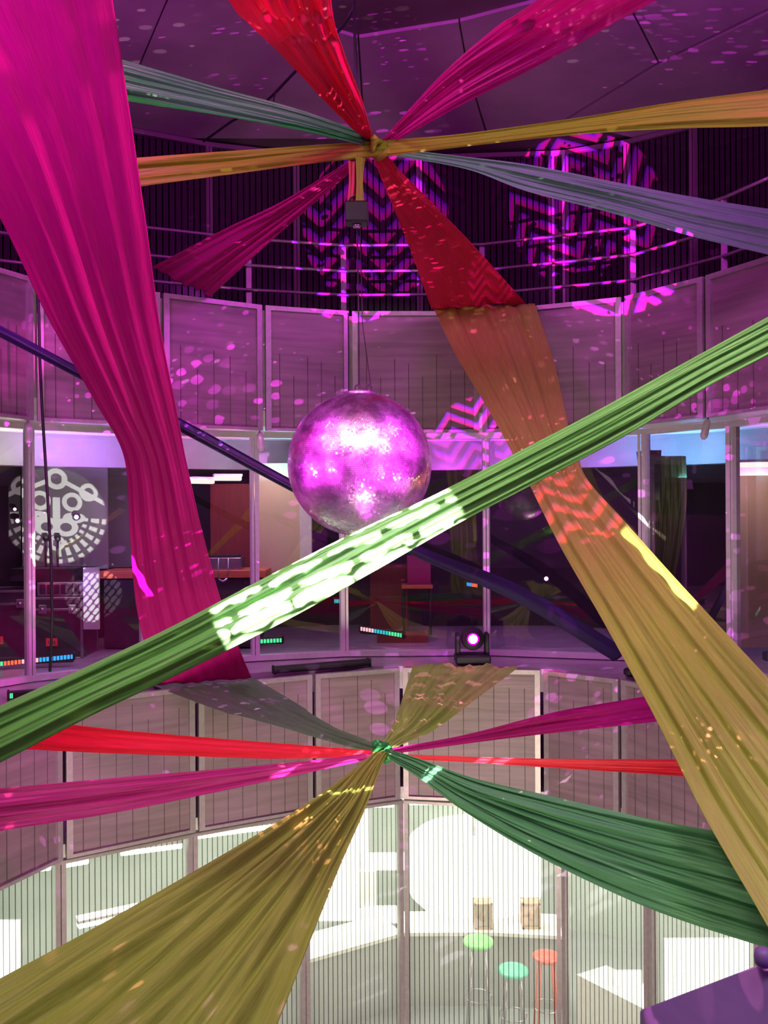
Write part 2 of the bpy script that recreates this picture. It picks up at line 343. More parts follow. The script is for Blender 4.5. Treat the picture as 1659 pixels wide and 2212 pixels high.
def fabric(name, col, trans=.4, sheer=0.0, sheen=.2, weave=.35, col2=None):
    m = bpy.data.materials.new(name); m.use_nodes = True; nt = m.node_tree; nt.nodes.remove(nt.nodes['Principled BSDF'])
    uv = nt.nodes.new('ShaderNodeUVMap'); mp = nt.nodes.new('ShaderNodeMapping'); mp.inputs['Scale'].default_value = (90, 5, 1)
    nz = nt.nodes.new('ShaderNodeTexNoise'); nz.inputs['Scale'].default_value = 1.0; nz.inputs['Detail'].default_value = 3
    nt.links.new(uv.outputs[0], mp.inputs[0]); nt.links.new(mp.outputs[0], nz.inputs[0])
    bp = nt.nodes.new('ShaderNodeBump'); bp.inputs['Strength'].default_value = weave; bp.inputs['Distance'].default_value = .01
    nt.links.new(nz.outputs[0], bp.inputs['Height'])
    cr = nt.nodes.new('ShaderNodeValToRGB'); nt.links.new(nz.outputs[0], cr.inputs[0])
    cr.color_ramp.elements[0].position = .3; cr.color_ramp.elements[1].position = .7
    c2 = col2 or [c * .8 for c in col]
    cr.color_ramp.elements[0].color = (*c2, 1); cr.color_ramp.elements[1].color = (*col, 1)
    d = nt.nodes.new('ShaderNodeBsdfDiffuse'); t = nt.nodes.new('ShaderNodeBsdfTranslucent')
    g = nt.nodes.new('ShaderNodeBsdfGlossy'); g.inputs['Roughness'].default_value = .45
    g.inputs[0].default_value = (*[min(1, c * .6 + .25) for c in col], 1)
    for n in (d, t): nt.links.new(cr.outputs[0], n.inputs[0]); nt.links.new(bp.outputs[0], n.inputs['Normal'])
    nt.links.new(bp.outputs[0], g.inputs['Normal'])
    m1 = nt.nodes.new('ShaderNodeMixShader'); m1.inputs[0].default_value = trans
    nt.links.new(d.outputs[0], m1.inputs[1]); nt.links.new(t.outputs[0], m1.inputs[2])
    m2 = nt.nodes.new('ShaderNodeMixShader'); m2.inputs[0].default_value = sheen * .5
    nt.links.new(m1.outputs[0], m2.inputs[1]); nt.links.new(g.outputs[0], m2.inputs[2]); out = m2.outputs[0]
    if sheer:
        tr = nt.nodes.new('ShaderNodeBsdfTransparent'); tr.inputs[0].default_value = (*[.35 + .65 * min(1, c * 1.3) for c in col], 1)
        m3 = nt.nodes.new('ShaderNodeMixShader'); m3.inputs[0].default_value = sheer
        nt.links.new(out, m3.inputs[1]); nt.links.new(tr.outputs[0], m3.inputs[2]); out = m3.outputs[0]
    nt.links.new(out, nt.nodes['Material Output'].inputs[0]); M[name] = m; return m
fabric('pink_cloth', (.80, .012, .34), .45)
fabric('red_cloth', (.78, .03, .11), .45, .04)
fabric('red_low_cloth', (.95, .02, .06), .45)
fabric('magenta_cloth', (.66, .03, .32), .45, .2)
fabric('green_cloth', (.18, .48, .13), .4, 0, .3, .35, (.25, .52, .16))
fabric('olive_top_cloth', (.40, .42, .03), .4, .0, .12)
fabric('dark_green_cloth', (.04, .36, .08), .4, .05)
fabric('teal_green_cloth', (.20, .56, .27), .4, .05)
fabric('olive_cloth', (.45, .52, .10), .4, .03)
fabric('yellow_cloth', (.62, .66, .12), .45, 0, .25)
fabric('sheer_yellow_cloth', (.55, .66, .20), .4, .30)
fabric('greygreen_cloth', (.24, .40, .22), .4, .12)
fabric('navy_cloth', (.030, .012, .09), .2, 0, .3)
fabric('curtain_cloth', (.11, .13, .04), .5)

# ------------------------------------------------------------------ plan of the round atrium
CEN = Vector((-.1, 5.3))
near = [(3.78, 5.2), (3.70, 3.6), (3.05, 2.0), (2.0, .95), (.8, .45), (-.8, .45), (-2.0, .95), (-3.1, 2.0), (-3.8, 3.6), (-3.95, 5.2)]
Z_UT, Z_UB, Z_LT, Z_LB = 3.72, 2.45, 0.0, -1.40
upx = [(0, 578), (75, 600), (350, 632), (570, 659), (757, 672), (1037, 672), (1345, 641), (1520, 596), (1659, 553)]
U = [tuple(PZ(x, y, Z_UT).xy) for x, y in upx]
U[0] = (U[1][0] - .52, U[1][1] - 1.05); U[-1] = (U[-2][0] + .46, U[-2][1] - .92)
UR = near[::-1][-1:] and [near[-1]] + U + near[:-1]     # closed ring, starts left near, goes over the far side to the right
lpx = [(0, 1880), (140, 1857), (427, 1797), (680, 1752), (868, 1726), (1172, 1738), (1340, 1775), (1500, 1840)]
L = [tuple(PZ(x, y, Z_LB).xy) for x, y in lpx]
L[0] = (L[1][0] - .50, L[1][1] - 1.1); L[-1] = (L[-2][0] + .62, L[-2][1] - 1.05)
LR = [near[-1]] + L + near[:-1]
def scaled(p, k): return (CEN.x + (p[0] - CEN.x) * k, CEN.y + (p[1] - CEN.y) * k)
def out(p, d):
    v = Vector((p[0] - CEN.x, p[1] - CEN.y)); v = v * ((v.length + d) / v.length); return (CEN.x + v.x, CEN.y + v.y)

def slab(ring, k0, k1, z0, z1, name, mat, closed=True, kind='structure'):
    mb = MB(); n = len(ring); vs = []
    for p in ring:
        a = out(p, k0); b = out(p, k1)
        vs += [(*a, z0), (*b, z0), (*b, z1), (*a, z1)]
    fs = []
    for i in range(n if closed else n - 1):
        j = (i + 1) % n; A, B = i * 4, j * 4
        for e in range(4):
            g = (e + 1) % 4; fs.append((A + e, B + e, B + g, A + g))
    if not closed: fs += [(0, 1, 2, 3), (n * 4 - 4, n * 4 - 1, n * 4 - 2, n * 4 - 3)]
    mb.add(vs, fs); o = mb.build(name, mat); tag(o, kind=kind); return o
farU = [scaled(U[0], 1)] + U[1:]
slab(UR, .12, 6.2, -.25, -.012, 'floor', M['ledge'])
slab(UR, .06, .90, 2.50, 2.66, 'ceiling', M['soffit_white'])
slab(UR, .90, 6.2, 2.56, 2.76, 'ceiling', M['soffit_white'])
slab(UR, .06, .10, 2.66, 3.68, 'trim_1', M['grey_metal'])
slab(UR, .10, 5.0, 2.95, 3.02, 'floor', M['concrete_dark'])
slab(LR, .10, 6.2, -1.42, -1.30, 'ceiling', M['soffit_white'])
# lower floor slab (whole storey, also under the open hall)
mb = MB(); mb.box((0, 6.5, -4.22), (22, 24, .2)); tag(mb.build('floor', M['counter_grey']), kind='structure')
# roof slab over everything with panel joints
Z_C = 5.86
mb = MB(); mb.box((0, 6.0, Z_C + .1), (22, 24, .2)); tag(mb.build('ceiling', M['concrete_dark']), kind='structure')

# lighter concrete ceiling field, panels with open joints
def cpanel(pts, name='ceiling'):
    mb = MB(); q = [PZ(x, y, Z_C - .03) for x, y in pts]; n = len(q)
    vs = [tuple(p) for p in q] + [(p.x, p.y, Z_C + .02) for p in q]
    fs = [tuple(range(n)), tuple(range(2 * n - 1, n - 1, -1))] + [(i, n + i, n + (i + 1) % n, (i + 1) % n) for i in range(n)]
    mb.add(vs, fs); return tag(mb.build(name, M['concrete']), kind='structure')
cpanel([(-300, -60), (385, -60), (300, 140), (235, 296), (-300, 180)])
cpanel([(389, -60), (430, -20), (772, 82), (786, 300), (239, 298), (304, 140)])
cpanel([(776, 82), (990, 48), (1010, 160), (1052, 300), (790, 302)])
cpanel([(994, 47), (1330, -40), (1420, 135), (1212, 262), (1056, 298), (1014, 160)])
cpanel([(1334, -42), (1800, -120), (1800, -50), (1424, 133)])
cpanel([(1222, 262), (1426, 140), (1800, -40), (1800, 240), (1500, 330)])

# ------------------------------------------------------------------ parapet panels (framed sheets with fine vertical rods)
def wallq(a, b, z0, z1, t, mb, inset=0):
    """vertical slab between plan points a and b, thickness t outwards"""
    a = Vector(a); b = Vector(b); d = (b - a).normalized(); n = Vector((-d.y, d.x))
    if n.dot(Vector(((a + b) / 2 - CEN))) < 0: n = -n
    a = a + d * inset; b = b - d * inset; A = a + n * t; B = b + n * t
    vs = [(a.x, a.y, z0), (b.x, b.y, z0), (B.x, B.y, z0), (A.x, A.y, z0), (a.x, a.y, z1), (b.x, b.y, z1), (B.x, B.y, z1), (A.x, A.y, z1)]
    mb.add(vs, [(0, 1, 2, 3), (4, 7, 6, 5), (0, 4, 5, 1), (1, 5, 6, 2), (2, 6, 7, 3), (3, 7, 4, 0)])
    return d, n
def panel(a, b, z0, z1, label, group, rods=7, rodh=.55, name='parapet_panel'):
    a = Vector(a); b = Vector(b); mid = (a + b) / 2
    r = empty(name, (mid.x, mid.y, z0), label, 'panel', group)
    d = (b - a).normalized(); n = Vector((-d.y, d.x)); ln = (b - a).length
    if n.dot(mid - CEN) < 0: n = -n
    ga = a + d * .018; gb = b - d * .018
    mb = MB(); wallq(ga + n * .03, gb + n * .03, z0 + .01, z1 - .01, .02, mb); mb.build('sheet', M['band_sheet'], r)
    mb = MB()
    wallq(ga, gb, z1 - .045, z1, .055, mb); wallq(ga, gb, z0, z0 + .03, .055, mb)
    wallq(ga, ga + d * .055, z0 + .03, z1 - .045, .055, mb); wallq(gb - d * .055, gb, z0 + .03, z1 - .045, .055, mb)
    mb.build('frame', M['grey_metal'], r)
    mb = MB(); k = max(2, int(ln / .15))
    for i in range(1, k):
        p = ga + (gb - ga) * (i / k) + n * .026
        h = z0 + (z1 - z0) * (rodh + .1 * math.sin(i * 2.3))
        mb.tube([(p.x, p.y, z0 + .04), (p.x, p.y, h)], .0028, 5)
    mb.build('rod', M['thin_line'], r)
    return r
ulab = ['far left', 'left, just beside the big pink drape', 'right of the big pink drape', 'left of the mirror ball cables',
        'behind the mirror ball wires', 'right of the orange-yellow drape top', 'right of the parapet corner', 'far right above the green sash']
for i in range(len(U) - 1):
    panel(U[i], U[i + 1], Z_UB, Z_UT, 'purple-lit framed panel of the upper parapet, ' + ulab[i], 'upper parapet panels')
llab = ['far left above the magenta ribbon', 'between the green sash and red ribbon at left', 'under the grey-green ribbon', 'just left of the lower hub',
        'right of the lower hub behind sheer yellow cloth', 'behind the magenta and red ribbons at right', 'beside the wide yellow drape at right']
for i in range(len(L) - 1):
    panel(L[i], L[i + 1], Z_LB, Z_LT - .02, 'mauve framed panel of the lower parapet, ' + llab[i], 'lower parapet panels', rodh=.9)
# near half of both rings
for ring, z0, z1, nm in ((UR, Z_UB, Z_UT, 'wall_near_upper'), (LR, Z_LB, Z_LT, 'wall_near_lower')):
    mb = MB(); pts = [ring[-1 - i] for i in range(0)]
    seq = [U[-1] if ring is UR else L[-1]] + near[:]
    seq = seq + [U[0] if ring is UR else L[0]]
    for a, b in zip(seq[:-1], seq[1:]): wallq(a, b, z0, z1, .05, mb, .005)
    tag(mb.build(nm, M['band_sheet']), kind='structure')

# ------------------------------------------------------------------ storey windows
def window(idx, a, b, z0, z1, glass, fw=.05, name=None, double=False, framem='white_metal', head=.06, sill=.06, post=.05):
    a = Vector(a); b = Vector(b); d = (b - a).normalized(); n = Vector((-d.y, d.x))
    if n.dot((a + b) / 2 - CEN) < 0: n = -n
    mb = MB()
    wallq(a, b, z1 - head, z1, .09, mb); wallq(a, b, z0, z0 + sill, .09, mb)
    wallq(a + d * .004, a + d * post, z0 + sill, z1 - head, .09, mb); wallq(b - d * post, b - d * .004, z0 + sill, z1 - head, .09, mb)
    r = mb.build('window_%d' % idx, M[framem]); tag(r, kind='structure')
    mb = MB(); ln = (b - a).length
    p, q = a + d * post + n * .045, b - d * post + n * .045
    mb.add([(p.x, p.y, z0 + sill), (q.x, q.y, z0 + sill), (q.x, q.y, z1 - head), (p.x, p.y, z1 - head)], [(0, 1, 2, 3)])
    mb.build('glass_pane', M[glass], r, uv=[(0, z0), (ln, z0), (ln, z1), (0, z1)])
    return r
mp_ = [(-120, 7.9), (68, 8.55), (312, 9.2), (550, 9.66), (745, 9.93), (1050, 9.95), (1385, 9.52), (1578, 8.75), (1760, 7.75)]
MW = [XY(*q) for q in mp_]
wi = 1
for i in range(len(MW) - 1):
    window(wi, MW[i], MW[i + 1], 0.0, 2.50, 'window_glass', post=.032 if i not in (3, 6) else .05); wi += 1
lp_ = [(-150, 1880), (127, 1858), (413, 1800), (655, 1757), (868, 1728), (1207, 1745), (1394, 1790), (1632, 1880)]
LW = [out(tuple(PZ(x, y, Z_LB).xy), .07) for x, y in lp_]
LW = [XY(x, q[1]) for (x, y), q in zip(lp_, LW)]
for i in range(len(LW) - 1):
    window(wi, LW[i], LW[i + 1], -4.12, Z_LB - .03, 'ribbed_sheet', framem='grey_metal', post=.045, head=.03); wi += 1
# upper storey facade, ribbed sheets darkened as unlit, set back behind the railing
up_ = [(-100, 8.9), (235, 9.5), (457, 10.0), (645, 10.3), (910, 10.4), (1195, 10.3), (1225, 10.28), (1358, 10.0), (1500, 9.6), (1700, 8.6), (1900, 7.4)]
UW = [XY(*q) for q in up_]
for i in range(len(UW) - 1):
    window(wi, UW[i], UW[i + 1], 3.03, Z_C - .04, 'ribbed_sheet_shaded', framem='concrete_dark' if i != 5 else 'concrete', post=.035, head=.05); wi += 1

# back walls
def backwall(pts, z0, z1, name, mat, t=.1):
    mb = MB()
    for a, b in zip(pts[:-1], pts[1:]): wallq(a, b, z0, z1, t, mb)
    return tag(mb.build(name, M[mat]), kind='structure')
bw = [out(p, 3.6) for p in ([near[-1]] + U + near[:1])]
backwall(bw, -.01, 2.56, 'wall_back_middle', 'dark_wall')
backwall([out(p, 3.0) for p in ([near[-1]] + U + near[:1])], 3.02, Z_C, 'wall_back_upper', 'dark_wall')
backwall([out(p, 3.2) for p in ([near[-1]] + L + near[:1])], -4.12, -1.42, 'wall_back_lower', 'teal_wall')
# deep beam below the middle ceiling, inside the glazing
backwall([out(p, 2.6) for p in ([near[-1]] + U + near[:1])], 2.18, 2.56, 'trim_2', 'counter_grey', .25)

# ------------------------------------------------------------------ upper railing
rail = empty('railing', (0, 9.6, 3.02), 'pale three-bar metal railing standing behind the upper parapet', 'railing')
rz = [3.02 + .62, 3.98, 4.24, 4.52]
rp = [(-60, 8.1), (150, 8.5), (315, 8.95), (540, 9.35), (745, 9.6), (1045, 9.6), (1372, 9.05), (1570, 8.2), (1760, 7.3)]
RP = [XY(*q) for q in rp]
for z in rz[1:]:
    mb = MB()
    mb.tube([(x, y, z) for x, y in RP], .017, 8); mb.build('rail', M['rail_metal'], rail)
for x, y in RP:
    mb = MB(); mb.box((x, y + .03, (3.02 + 4.52) / 2), (.06, .02, 1.5), 0, .004); mb.build('post', M['rail_metal'], rail)

# ------------------------------------------------------------------ ribbons
def catmull(vals, t):
    n = len(vals) - 1; x = t * n; i = min(int(x), n - 1); f = x - i
    p0, p1, p2, p3 = vals[max(i - 1, 0)], vals[i], vals[i + 1], vals[min(i + 2, n)]
    return [.5 * ((2 * b) + (-a + c) * f + (2 * a - 5 * b + 4 * c - d) * f * f + (-a + 3 * b - 3 * c + d) * f ** 3) for a, b, c, d in zip(p0, p1, p2, p3)]
def ribbon(label, mat, st, folds=7, amp=.03, N=110, Mx=90, seed=1, name='fabric_ribbon', group=None, bow=0.0, sharp=1.0):
    """st: stations (ax, ay, bx, by, YA, YB): both edges of the cloth, seen from the camera, with their distances"""
    rnd = random.Random(seed)
    ks = [(folds * rnd.uniform(.75, 1.3) * f, rnd.uniform(0, 6.28), rnd.uniform(.5, 1.6), w_) for f, w_ in ((.30, .55), (.71, .45), (1.3, .22), (2.6, .07))]
    A = []
    pts = []
    for s in st:
        a = P(s[0], s[1], s[4]); b = P(s[2], s[3], s[5]); pts.append([*a, *b])
    ln = [0]
    for p, q in zip(pts[:-1], pts[1:]):
        ln.append(ln[-1] + (Vector([(p[i] + p[i + 3]) / 2 for i in range(3)]) - Vector([(q[i] + q[i + 3]) / 2 for i in range(3)])).length)
    vs = []; uv = []
    rows = []
    for i in range(N + 1):
        c = catmull(pts, i / N); rows.append((Vector(c[:3]), Vector(c[3:])))
    wmax = max((b - a).length for a, b in rows)
    dist = 0
    for i, (a, b) in enumerate(rows):
        u = i / N
        p0 = rows[max(i - 1, 0)]; p1 = rows[min(i + 1, N)]
        t = ((p1[0] + p1[1]) - (p0[0] + p0[1])).normalized(); ac = b - a; wd = ac.length
        nrm = t.cross(ac).normalized()
        if nrm.y > 0: nrm = -nrm
        if i: dist += ((rows[i][0] + rows[i][1]) / 2 - (rows[i - 1][0] + rows[i - 1][1]) / 2).length
        am = min(amp * .72, wd * .105)
        for j in range(Mx + 1):
            v = j / Mx
            h = 0
            for k, ph, dr, w_ in ks:
                s = math.sin(2 * PI * k * v + ph + dr * math.sin(2.2 * PI * u + ph))
                h += w_ * (1 - 2 * abs(s) ** sharp if sharp < 1 else s)
            edge = min(1, v * 8, (1 - v) * 8)
            p = a + ac * v + nrm * (h * am * (.25 + .75 * edge) + bow * math.sin(PI * v) * wd)
            vs.append(tuple(p)); uv.append((v * wmax * 1.0, dist))
    fs = []
    for i in range(N):
        for j in range(Mx): q = i * (Mx + 1) + j; fs.append((q, q + 1, q + Mx + 2, q + Mx + 1))
    mb = MB(); mb.add(vs, fs, True); o = mb.build(name, M[mat], uv=uv)
    sm = o.modifiers.new('thickness', 'SOLIDIFY'); sm.thickness = .002
    return tag(o, label, 'fabric', group)

G = 'ribbons gathered at the %s hub'
# big pink drape
ribbon('huge pink drape hanging down the left side to the middle ledge', 'pink_cloth',
       [(-640, -330, 190, -330, 3.3, 3.2), (-330, 0, 243, 0, 3.9, 3.8), (-130, 250, 283, 260, 4.4, 4.3), (0, 470, 318, 500, 4.9, 4.8), (105, 690, 345, 700, 5.4, 5.3), (205, 868, 382, 890, 5.9, 5.8),
        (268, 990, 405, 1010, 6.3, 6.2), (280, 1150, 440, 1160, 6.9, 6.8), (296, 1320, 485, 1320, 7.6, 7.5), (335, 1480, 543, 1464, 8.3, 8.52)], 8, .017, seed=3, name='fabric_drape', Mx=130)
# top hub
hub = 5.4
ribbon('red ribbon running from the top edge down to the upper hub', 'red_cloth',
       [(330, -330, 700, -330, 2.95, 2.95), (495, 0, 715, 0, 3.87, 3.87), (600, 110, 742, 110, 4.3, 4.3), (700, 215, 782, 215, 4.85, 4.85), (782, 298, 808, 298, 5.38, 5.38), (808, 335, 838, 335, 5.5, 5.5)], 6, .03, seed=5, group=None)
ribbon('red ribbon falling from the upper hub to the upper parapet', 'red_cloth',
       [(803, 330, 832, 325, 5.38, 5.38), (820, 375, 868, 372, 5.8, 5.8), (882, 530, 1010, 515, 7.2, 7.2), (932, 668, 1135, 655, 9.05, 9.05)], 4, .03, seed=6)
ribbon('sheer magenta ribbon rising right from the upper hub', 'magenta_cloth',
       [(822, 306, 842, 312, 5.4, 5.4), (950, 165, 1000, 225, 4.7, 4.7), (1060, 68, 1200, 122, 4.3, 4.3), (1160, 0, 1420, 0, 3.87, 3.87), (1520, -270, 1960, -270, 3.05, 3.05)], 6, .035, seed=8)
ribbon('dark green ribbon from the pink drape right to the upper hub', 'dark_green_cloth',
       [(170, 104, 174, 197, 4.42, 4.42), (265, 130, 275, 218, 4.5, 4.5), (450, 183, 480, 250, 4.85, 4.85), (650, 237, 660, 284, 5.15, 5.15), (815, 300, 800, 318, 5.42, 5.42)], 5, .025, seed=9)
ribbon('olive yellow ribbon stretched left of the upper hub', 'olive_top_cloth',
       [(60, 362, 60, 440, 5.85, 5.85), (295, 341, 305, 403, 5.7, 5.7), (500, 326, 505, 376, 5.6, 5.6), (700, 312, 702, 350, 5.45, 5.45), (845, 303, 848, 338, 5.33, 5.33)], 3, .02, seed=10)
ribbon('olive yellow ribbon stretched right of the upper hub to the frame edge', 'olive_top_cloth',
       [(835, 303, 838, 338, 5.33, 5.33), (1000, 289, 1005, 317, 5.2, 5.2), (1250, 254, 1255, 290, 5.0, 5.0), (1450, 221, 1455, 277, 4.9, 4.9), (1659, 193, 1659, 272, 4.8, 4.8), (1850, 165, 1850, 262, 4.7, 4.7)], 3, .02, seed=11)
ribbon('grey-green ribbon sloping right from the upper hub', 'teal_green_cloth',
       [(830, 318, 838, 334, 5.45, 5.45), (1000, 338, 1010, 366, 5.7, 5.7), (1150, 357, 1140, 414, 5.95, 5.95), (1350, 397, 1320, 460, 6.35, 6.35), (1500, 425, 1500, 512, 6.65, 6.65), (1670, 452, 1670, 553, 7.0, 7.0), (1850, 475, 1850, 600, 7.3, 7.3)], 5, .03, seed=12)
ribbon('magenta ribbon from the upper hub down to the left upper parapet', 'magenta_cloth',
       [(780, 335, 800, 345, 5.5, 5.5), (740, 357, 768, 362, 5.65, 5.65), (600, 440, 640, 472, 6.6, 6.6), (480, 497, 540, 562, 7.4, 7.4), (325, 578, 455, 640, 8.35, 8.6)], 6, .035, seed=13)
# orange-yellow drape
ribbon('wide orange-yellow drape from the upper parapet down to the lower right', 'yellow_cloth',
       [(936, 666, 1155, 655, 9.0, 9.0), (985, 768, 1198, 785, 8.5, 8.5), (1052, 880, 1227, 915, 7.6, 7.6), (1105, 975, 1248, 985, 7.0, 7.0), (1145, 1050, 1270, 1038, 6.5, 6.5), (1210, 1180, 1352, 1130, 5.8, 5.8),
        (1310, 1355, 1478, 1270, 5.0, 5.0), (1420, 1560, 1650, 1455, 4.3, 4.2), (1520, 1760, 1860, 1680, 3.8, 3.7), (1640, 1970, 2100, 1900, 3.4, 3.3), (1760, 2180, 2330, 2120, 3.1, 3.0)], 6, .035, seed=14, name='fabric_drape', Mx=120)
# green sash in front
ribbon('long green sash crossing in front from lower left to upper right', 'green_cloth',
       [(-260, 1640, -240, 1770, 3.1, 3.05), (0, 1524, 0, 1648, 3.1, 3.05), (170, 1448, 200, 1545, 3.12, 3.07), (350, 1364, 390, 1455, 3.14, 3.1), (560, 1254, 620, 1340, 3.17, 3.13), (760, 1152, 820, 1228, 3.2, 3.16), (930, 1072, 980, 1136, 3.22, 3.18),
        (1110, 980, 1160, 1042, 3.24, 3.2), (1290, 886, 1350, 942, 3.26, 3.22), (1480, 782, 1540, 830, 3.28, 3.24), (1659, 684, 1690, 752, 3.3, 3.26), (1900, 550, 1930, 620, 3.3, 3.26)], 3, .022, N=140, seed=15, bow=.16)
# lower hub
ribbon('grey-green ribbon from the ledge below the pink drape to the lower hub', 'greygreen_cloth',
       [(546, 1463, 325, 1478, 8.75, 8.45), (640, 1520, 470, 1532, 7.6, 7.6), (725, 1572, 620, 1575, 6.6, 6.6), (800, 1602, 760, 1614, 5.8, 5.8), (848, 1618, 842, 1634, 5.4, 5.4)], 5, .03, seed=16)
ribbon('sheer yellow ribbon from the ledge beside the lamp to the lower hub', 'sheer_yellow_cloth',
       [(893, 1434, 1122, 1440, 8.95, 8.95), (872, 1500, 1035, 1505, 7.8, 7.8), (852, 1560, 945, 1572, 6.6, 6.6), (830, 1602, 862, 1612, 5.7, 5.7), (815, 1625, 835, 1632, 5.4, 5.4)], 8, .035, seed=17)
ribbon('bright red ribbon left of the lower hub', 'red_low_cloth',
       [(-60, 1530, -60, 1612, 6.3, 6.3), (170, 1567, 165, 1624, 5.9, 5.9), (400, 1590, 400, 1633, 5.75, 5.75), (600, 1606, 600, 1639, 5.6, 5.6), (810, 1622, 810, 1634, 5.42, 5.42)], 2, .02, seed=18)
ribbon('magenta ribbon left of the lower hub reaching the left frame edge', 'magenta_cloth',
       [(-180, 1722, -180, 1835, 4.15, 4.15), (0, 1703, 0, 1795, 4.45, 4.45), (250, 1680, 250, 1755, 4.75, 4.75), (500, 1659, 500, 1704, 5.05, 5.05), (700, 1640, 700, 1662, 5.25, 5.25), (830, 1622, 830, 1634, 5.38, 5.38)], 4, .025, seed=19)
ribbon('wide olive ribbon fanning from the lower hub to the lower left', 'olive_cloth',
       [(812, 1620, 838, 1626, 5.36, 5.36), (770, 1657, 822, 1660, 5.05, 5.05), (690, 1718, 790, 1745, 4.55, 4.55), (540, 1812, 735, 1870, 3.85, 3.85), (300, 1950, 672, 2030, 3.2, 3.2), (0, 2113, 600, 2212, 2.65, 2.65), (-420, 2345, 500, 2440, 2.2, 2.2)], 9, .045, seed=20, name='fabric_ribbon', Mx=130)
ribbon('wide green ribbon fanning from the lower hub to the lower right', 'teal_green_cloth',
       [(828, 1616, 834, 1636, 5.36, 5.36), (900, 1637, 905, 1680, 5.1, 5.1), (1020, 1680, 1010, 1757, 4.8, 4.8), (1200, 1722, 1160, 1848, 4.45, 4.45), (1400, 1768, 1350, 1940, 4.2, 4.1), (1545, 1796, 1500, 1998, 4.05, 3.9), (1780, 1850, 1720, 2068, 3.9, 3.7)], 7, .04, seed=21, Mx=130)
ribbon('thin bright red ribbon right of the lower hub', 'red_low_cloth',
       [(840, 1628, 840, 1638, 5.4, 5.4), (1000, 1634, 1000, 1646, 5.35, 5.35), (1200, 1639, 1200, 1659, 5.3, 5.3), (1465, 1640, 1480, 1678, 5.2, 5.2), (1640, 1642, 1640, 1700, 5.1, 5.1)], 2, .015, seed=22)
ribbon('magenta ribbon rising right from the lower hub', 'magenta_cloth',
       [(835, 1618, 840, 1630, 5.4, 5.4), (1000, 1588, 1010, 1606, 5.8, 5.8), (1200, 1538, 1200, 1583, 6.4, 6.4), (1395, 1503, 1425, 1558, 7.0, 6.8), (1560, 1470, 1590, 1530, 7.5, 7.4)], 4, .025, seed=23)
# dark sash behind the ball
ribbon('navy rolled sash running diagonally behind the mirror ball', 'navy_cloth',
       [(-150, 628, -155, 652, 6.5, 6.5), (0, 702, -5, 726, 6.7, 6.7), (195, 806, 190, 828, 6.9, 6.9), (420, 920, 410, 944, 7.2, 7.2), (630, 1036, 622, 1058, 7.5, 7.5), (900, 1176, 892, 1200, 7.9, 7.9), (1130, 1268, 1120, 1304, 8.3, 8.3), (1345, 1398, 1325, 1428, 8.9, 8.9)], 2, .02, seed=24, bow=.3)
# knots at the two hubs
def knot(c, label, mat):
    mb = MB()
    for k in range(3):
        pts = [Vector(c) + Vector((.045 * math.cos(t + k), .03 * math.sin(2 * t + k) , .045 * math.sin(t) + (k - 1) * .01)) for t in [i * 2 * PI / 20 for i in range(21)]]
        mb.tube(pts, .018, 8)
    o = mb.build('fabric_knot', M[mat]); return tag(o, label, 'fabric')
knot(P(822, 320, 5.36), 'olive cloth knot tying the ribbons at the upper hub', 'olive_top_cloth')
knot(P(826, 1622, 5.36), 'dark green cloth knot tying the ribbons at the lower hub', 'dark_green_cloth')

# ------------------------------------------------------------------ mirror ball and its hanging gear
def ball_tile():
    m = bpy.data.materials.new('mirror_tile'); m.use_nodes = True; nt = m.node_tree; nt.nodes.remove(nt.nodes['Principled BSDF'])
    a = nt.nodes.new('ShaderNodeBsdfGlossy'); a.inputs['Roughness'].default_value = .07; a.inputs[0].default_value = (.95, .92, .95, 1)
    b = nt.nodes.new('ShaderNodeBsdfGlossy'); b.inputs['Roughness'].default_value = .34; b.inputs[0].default_value = (.9, .86, .92, 1)
    tc = nt.nodes.new('ShaderNodeTexCoord'); nz = nt.nodes.new('ShaderNodeTexNoise'); nz.inputs['Scale'].default_value = 11.0; nz.inputs['Detail'].default_value = 8
    nt.links.new(tc.outputs['Object'], nz.inputs[0])
    cr = nt.nodes.new('ShaderNodeValToRGB'); nt.links.new(nz.outputs[0], cr.inputs[0]); cr.color_ramp.elements[0].position = .40; cr.color_ramp.elements[0].color = (.4, .4, .4, 1); cr.color_ramp.elements[1].position = .62
    mx = nt.nodes.new('ShaderNodeMixShader'); nt.links.new(cr.outputs[0], mx.inputs[0]); nt.links.new(a.outputs[0], mx.inputs[1]); nt.links.new(b.outputs[0], mx.inputs[2])
    nt.links.new(mx.outputs[0], nt.nodes['Material Output'].inputs[0]); M['mirror_tile'] = m; return m
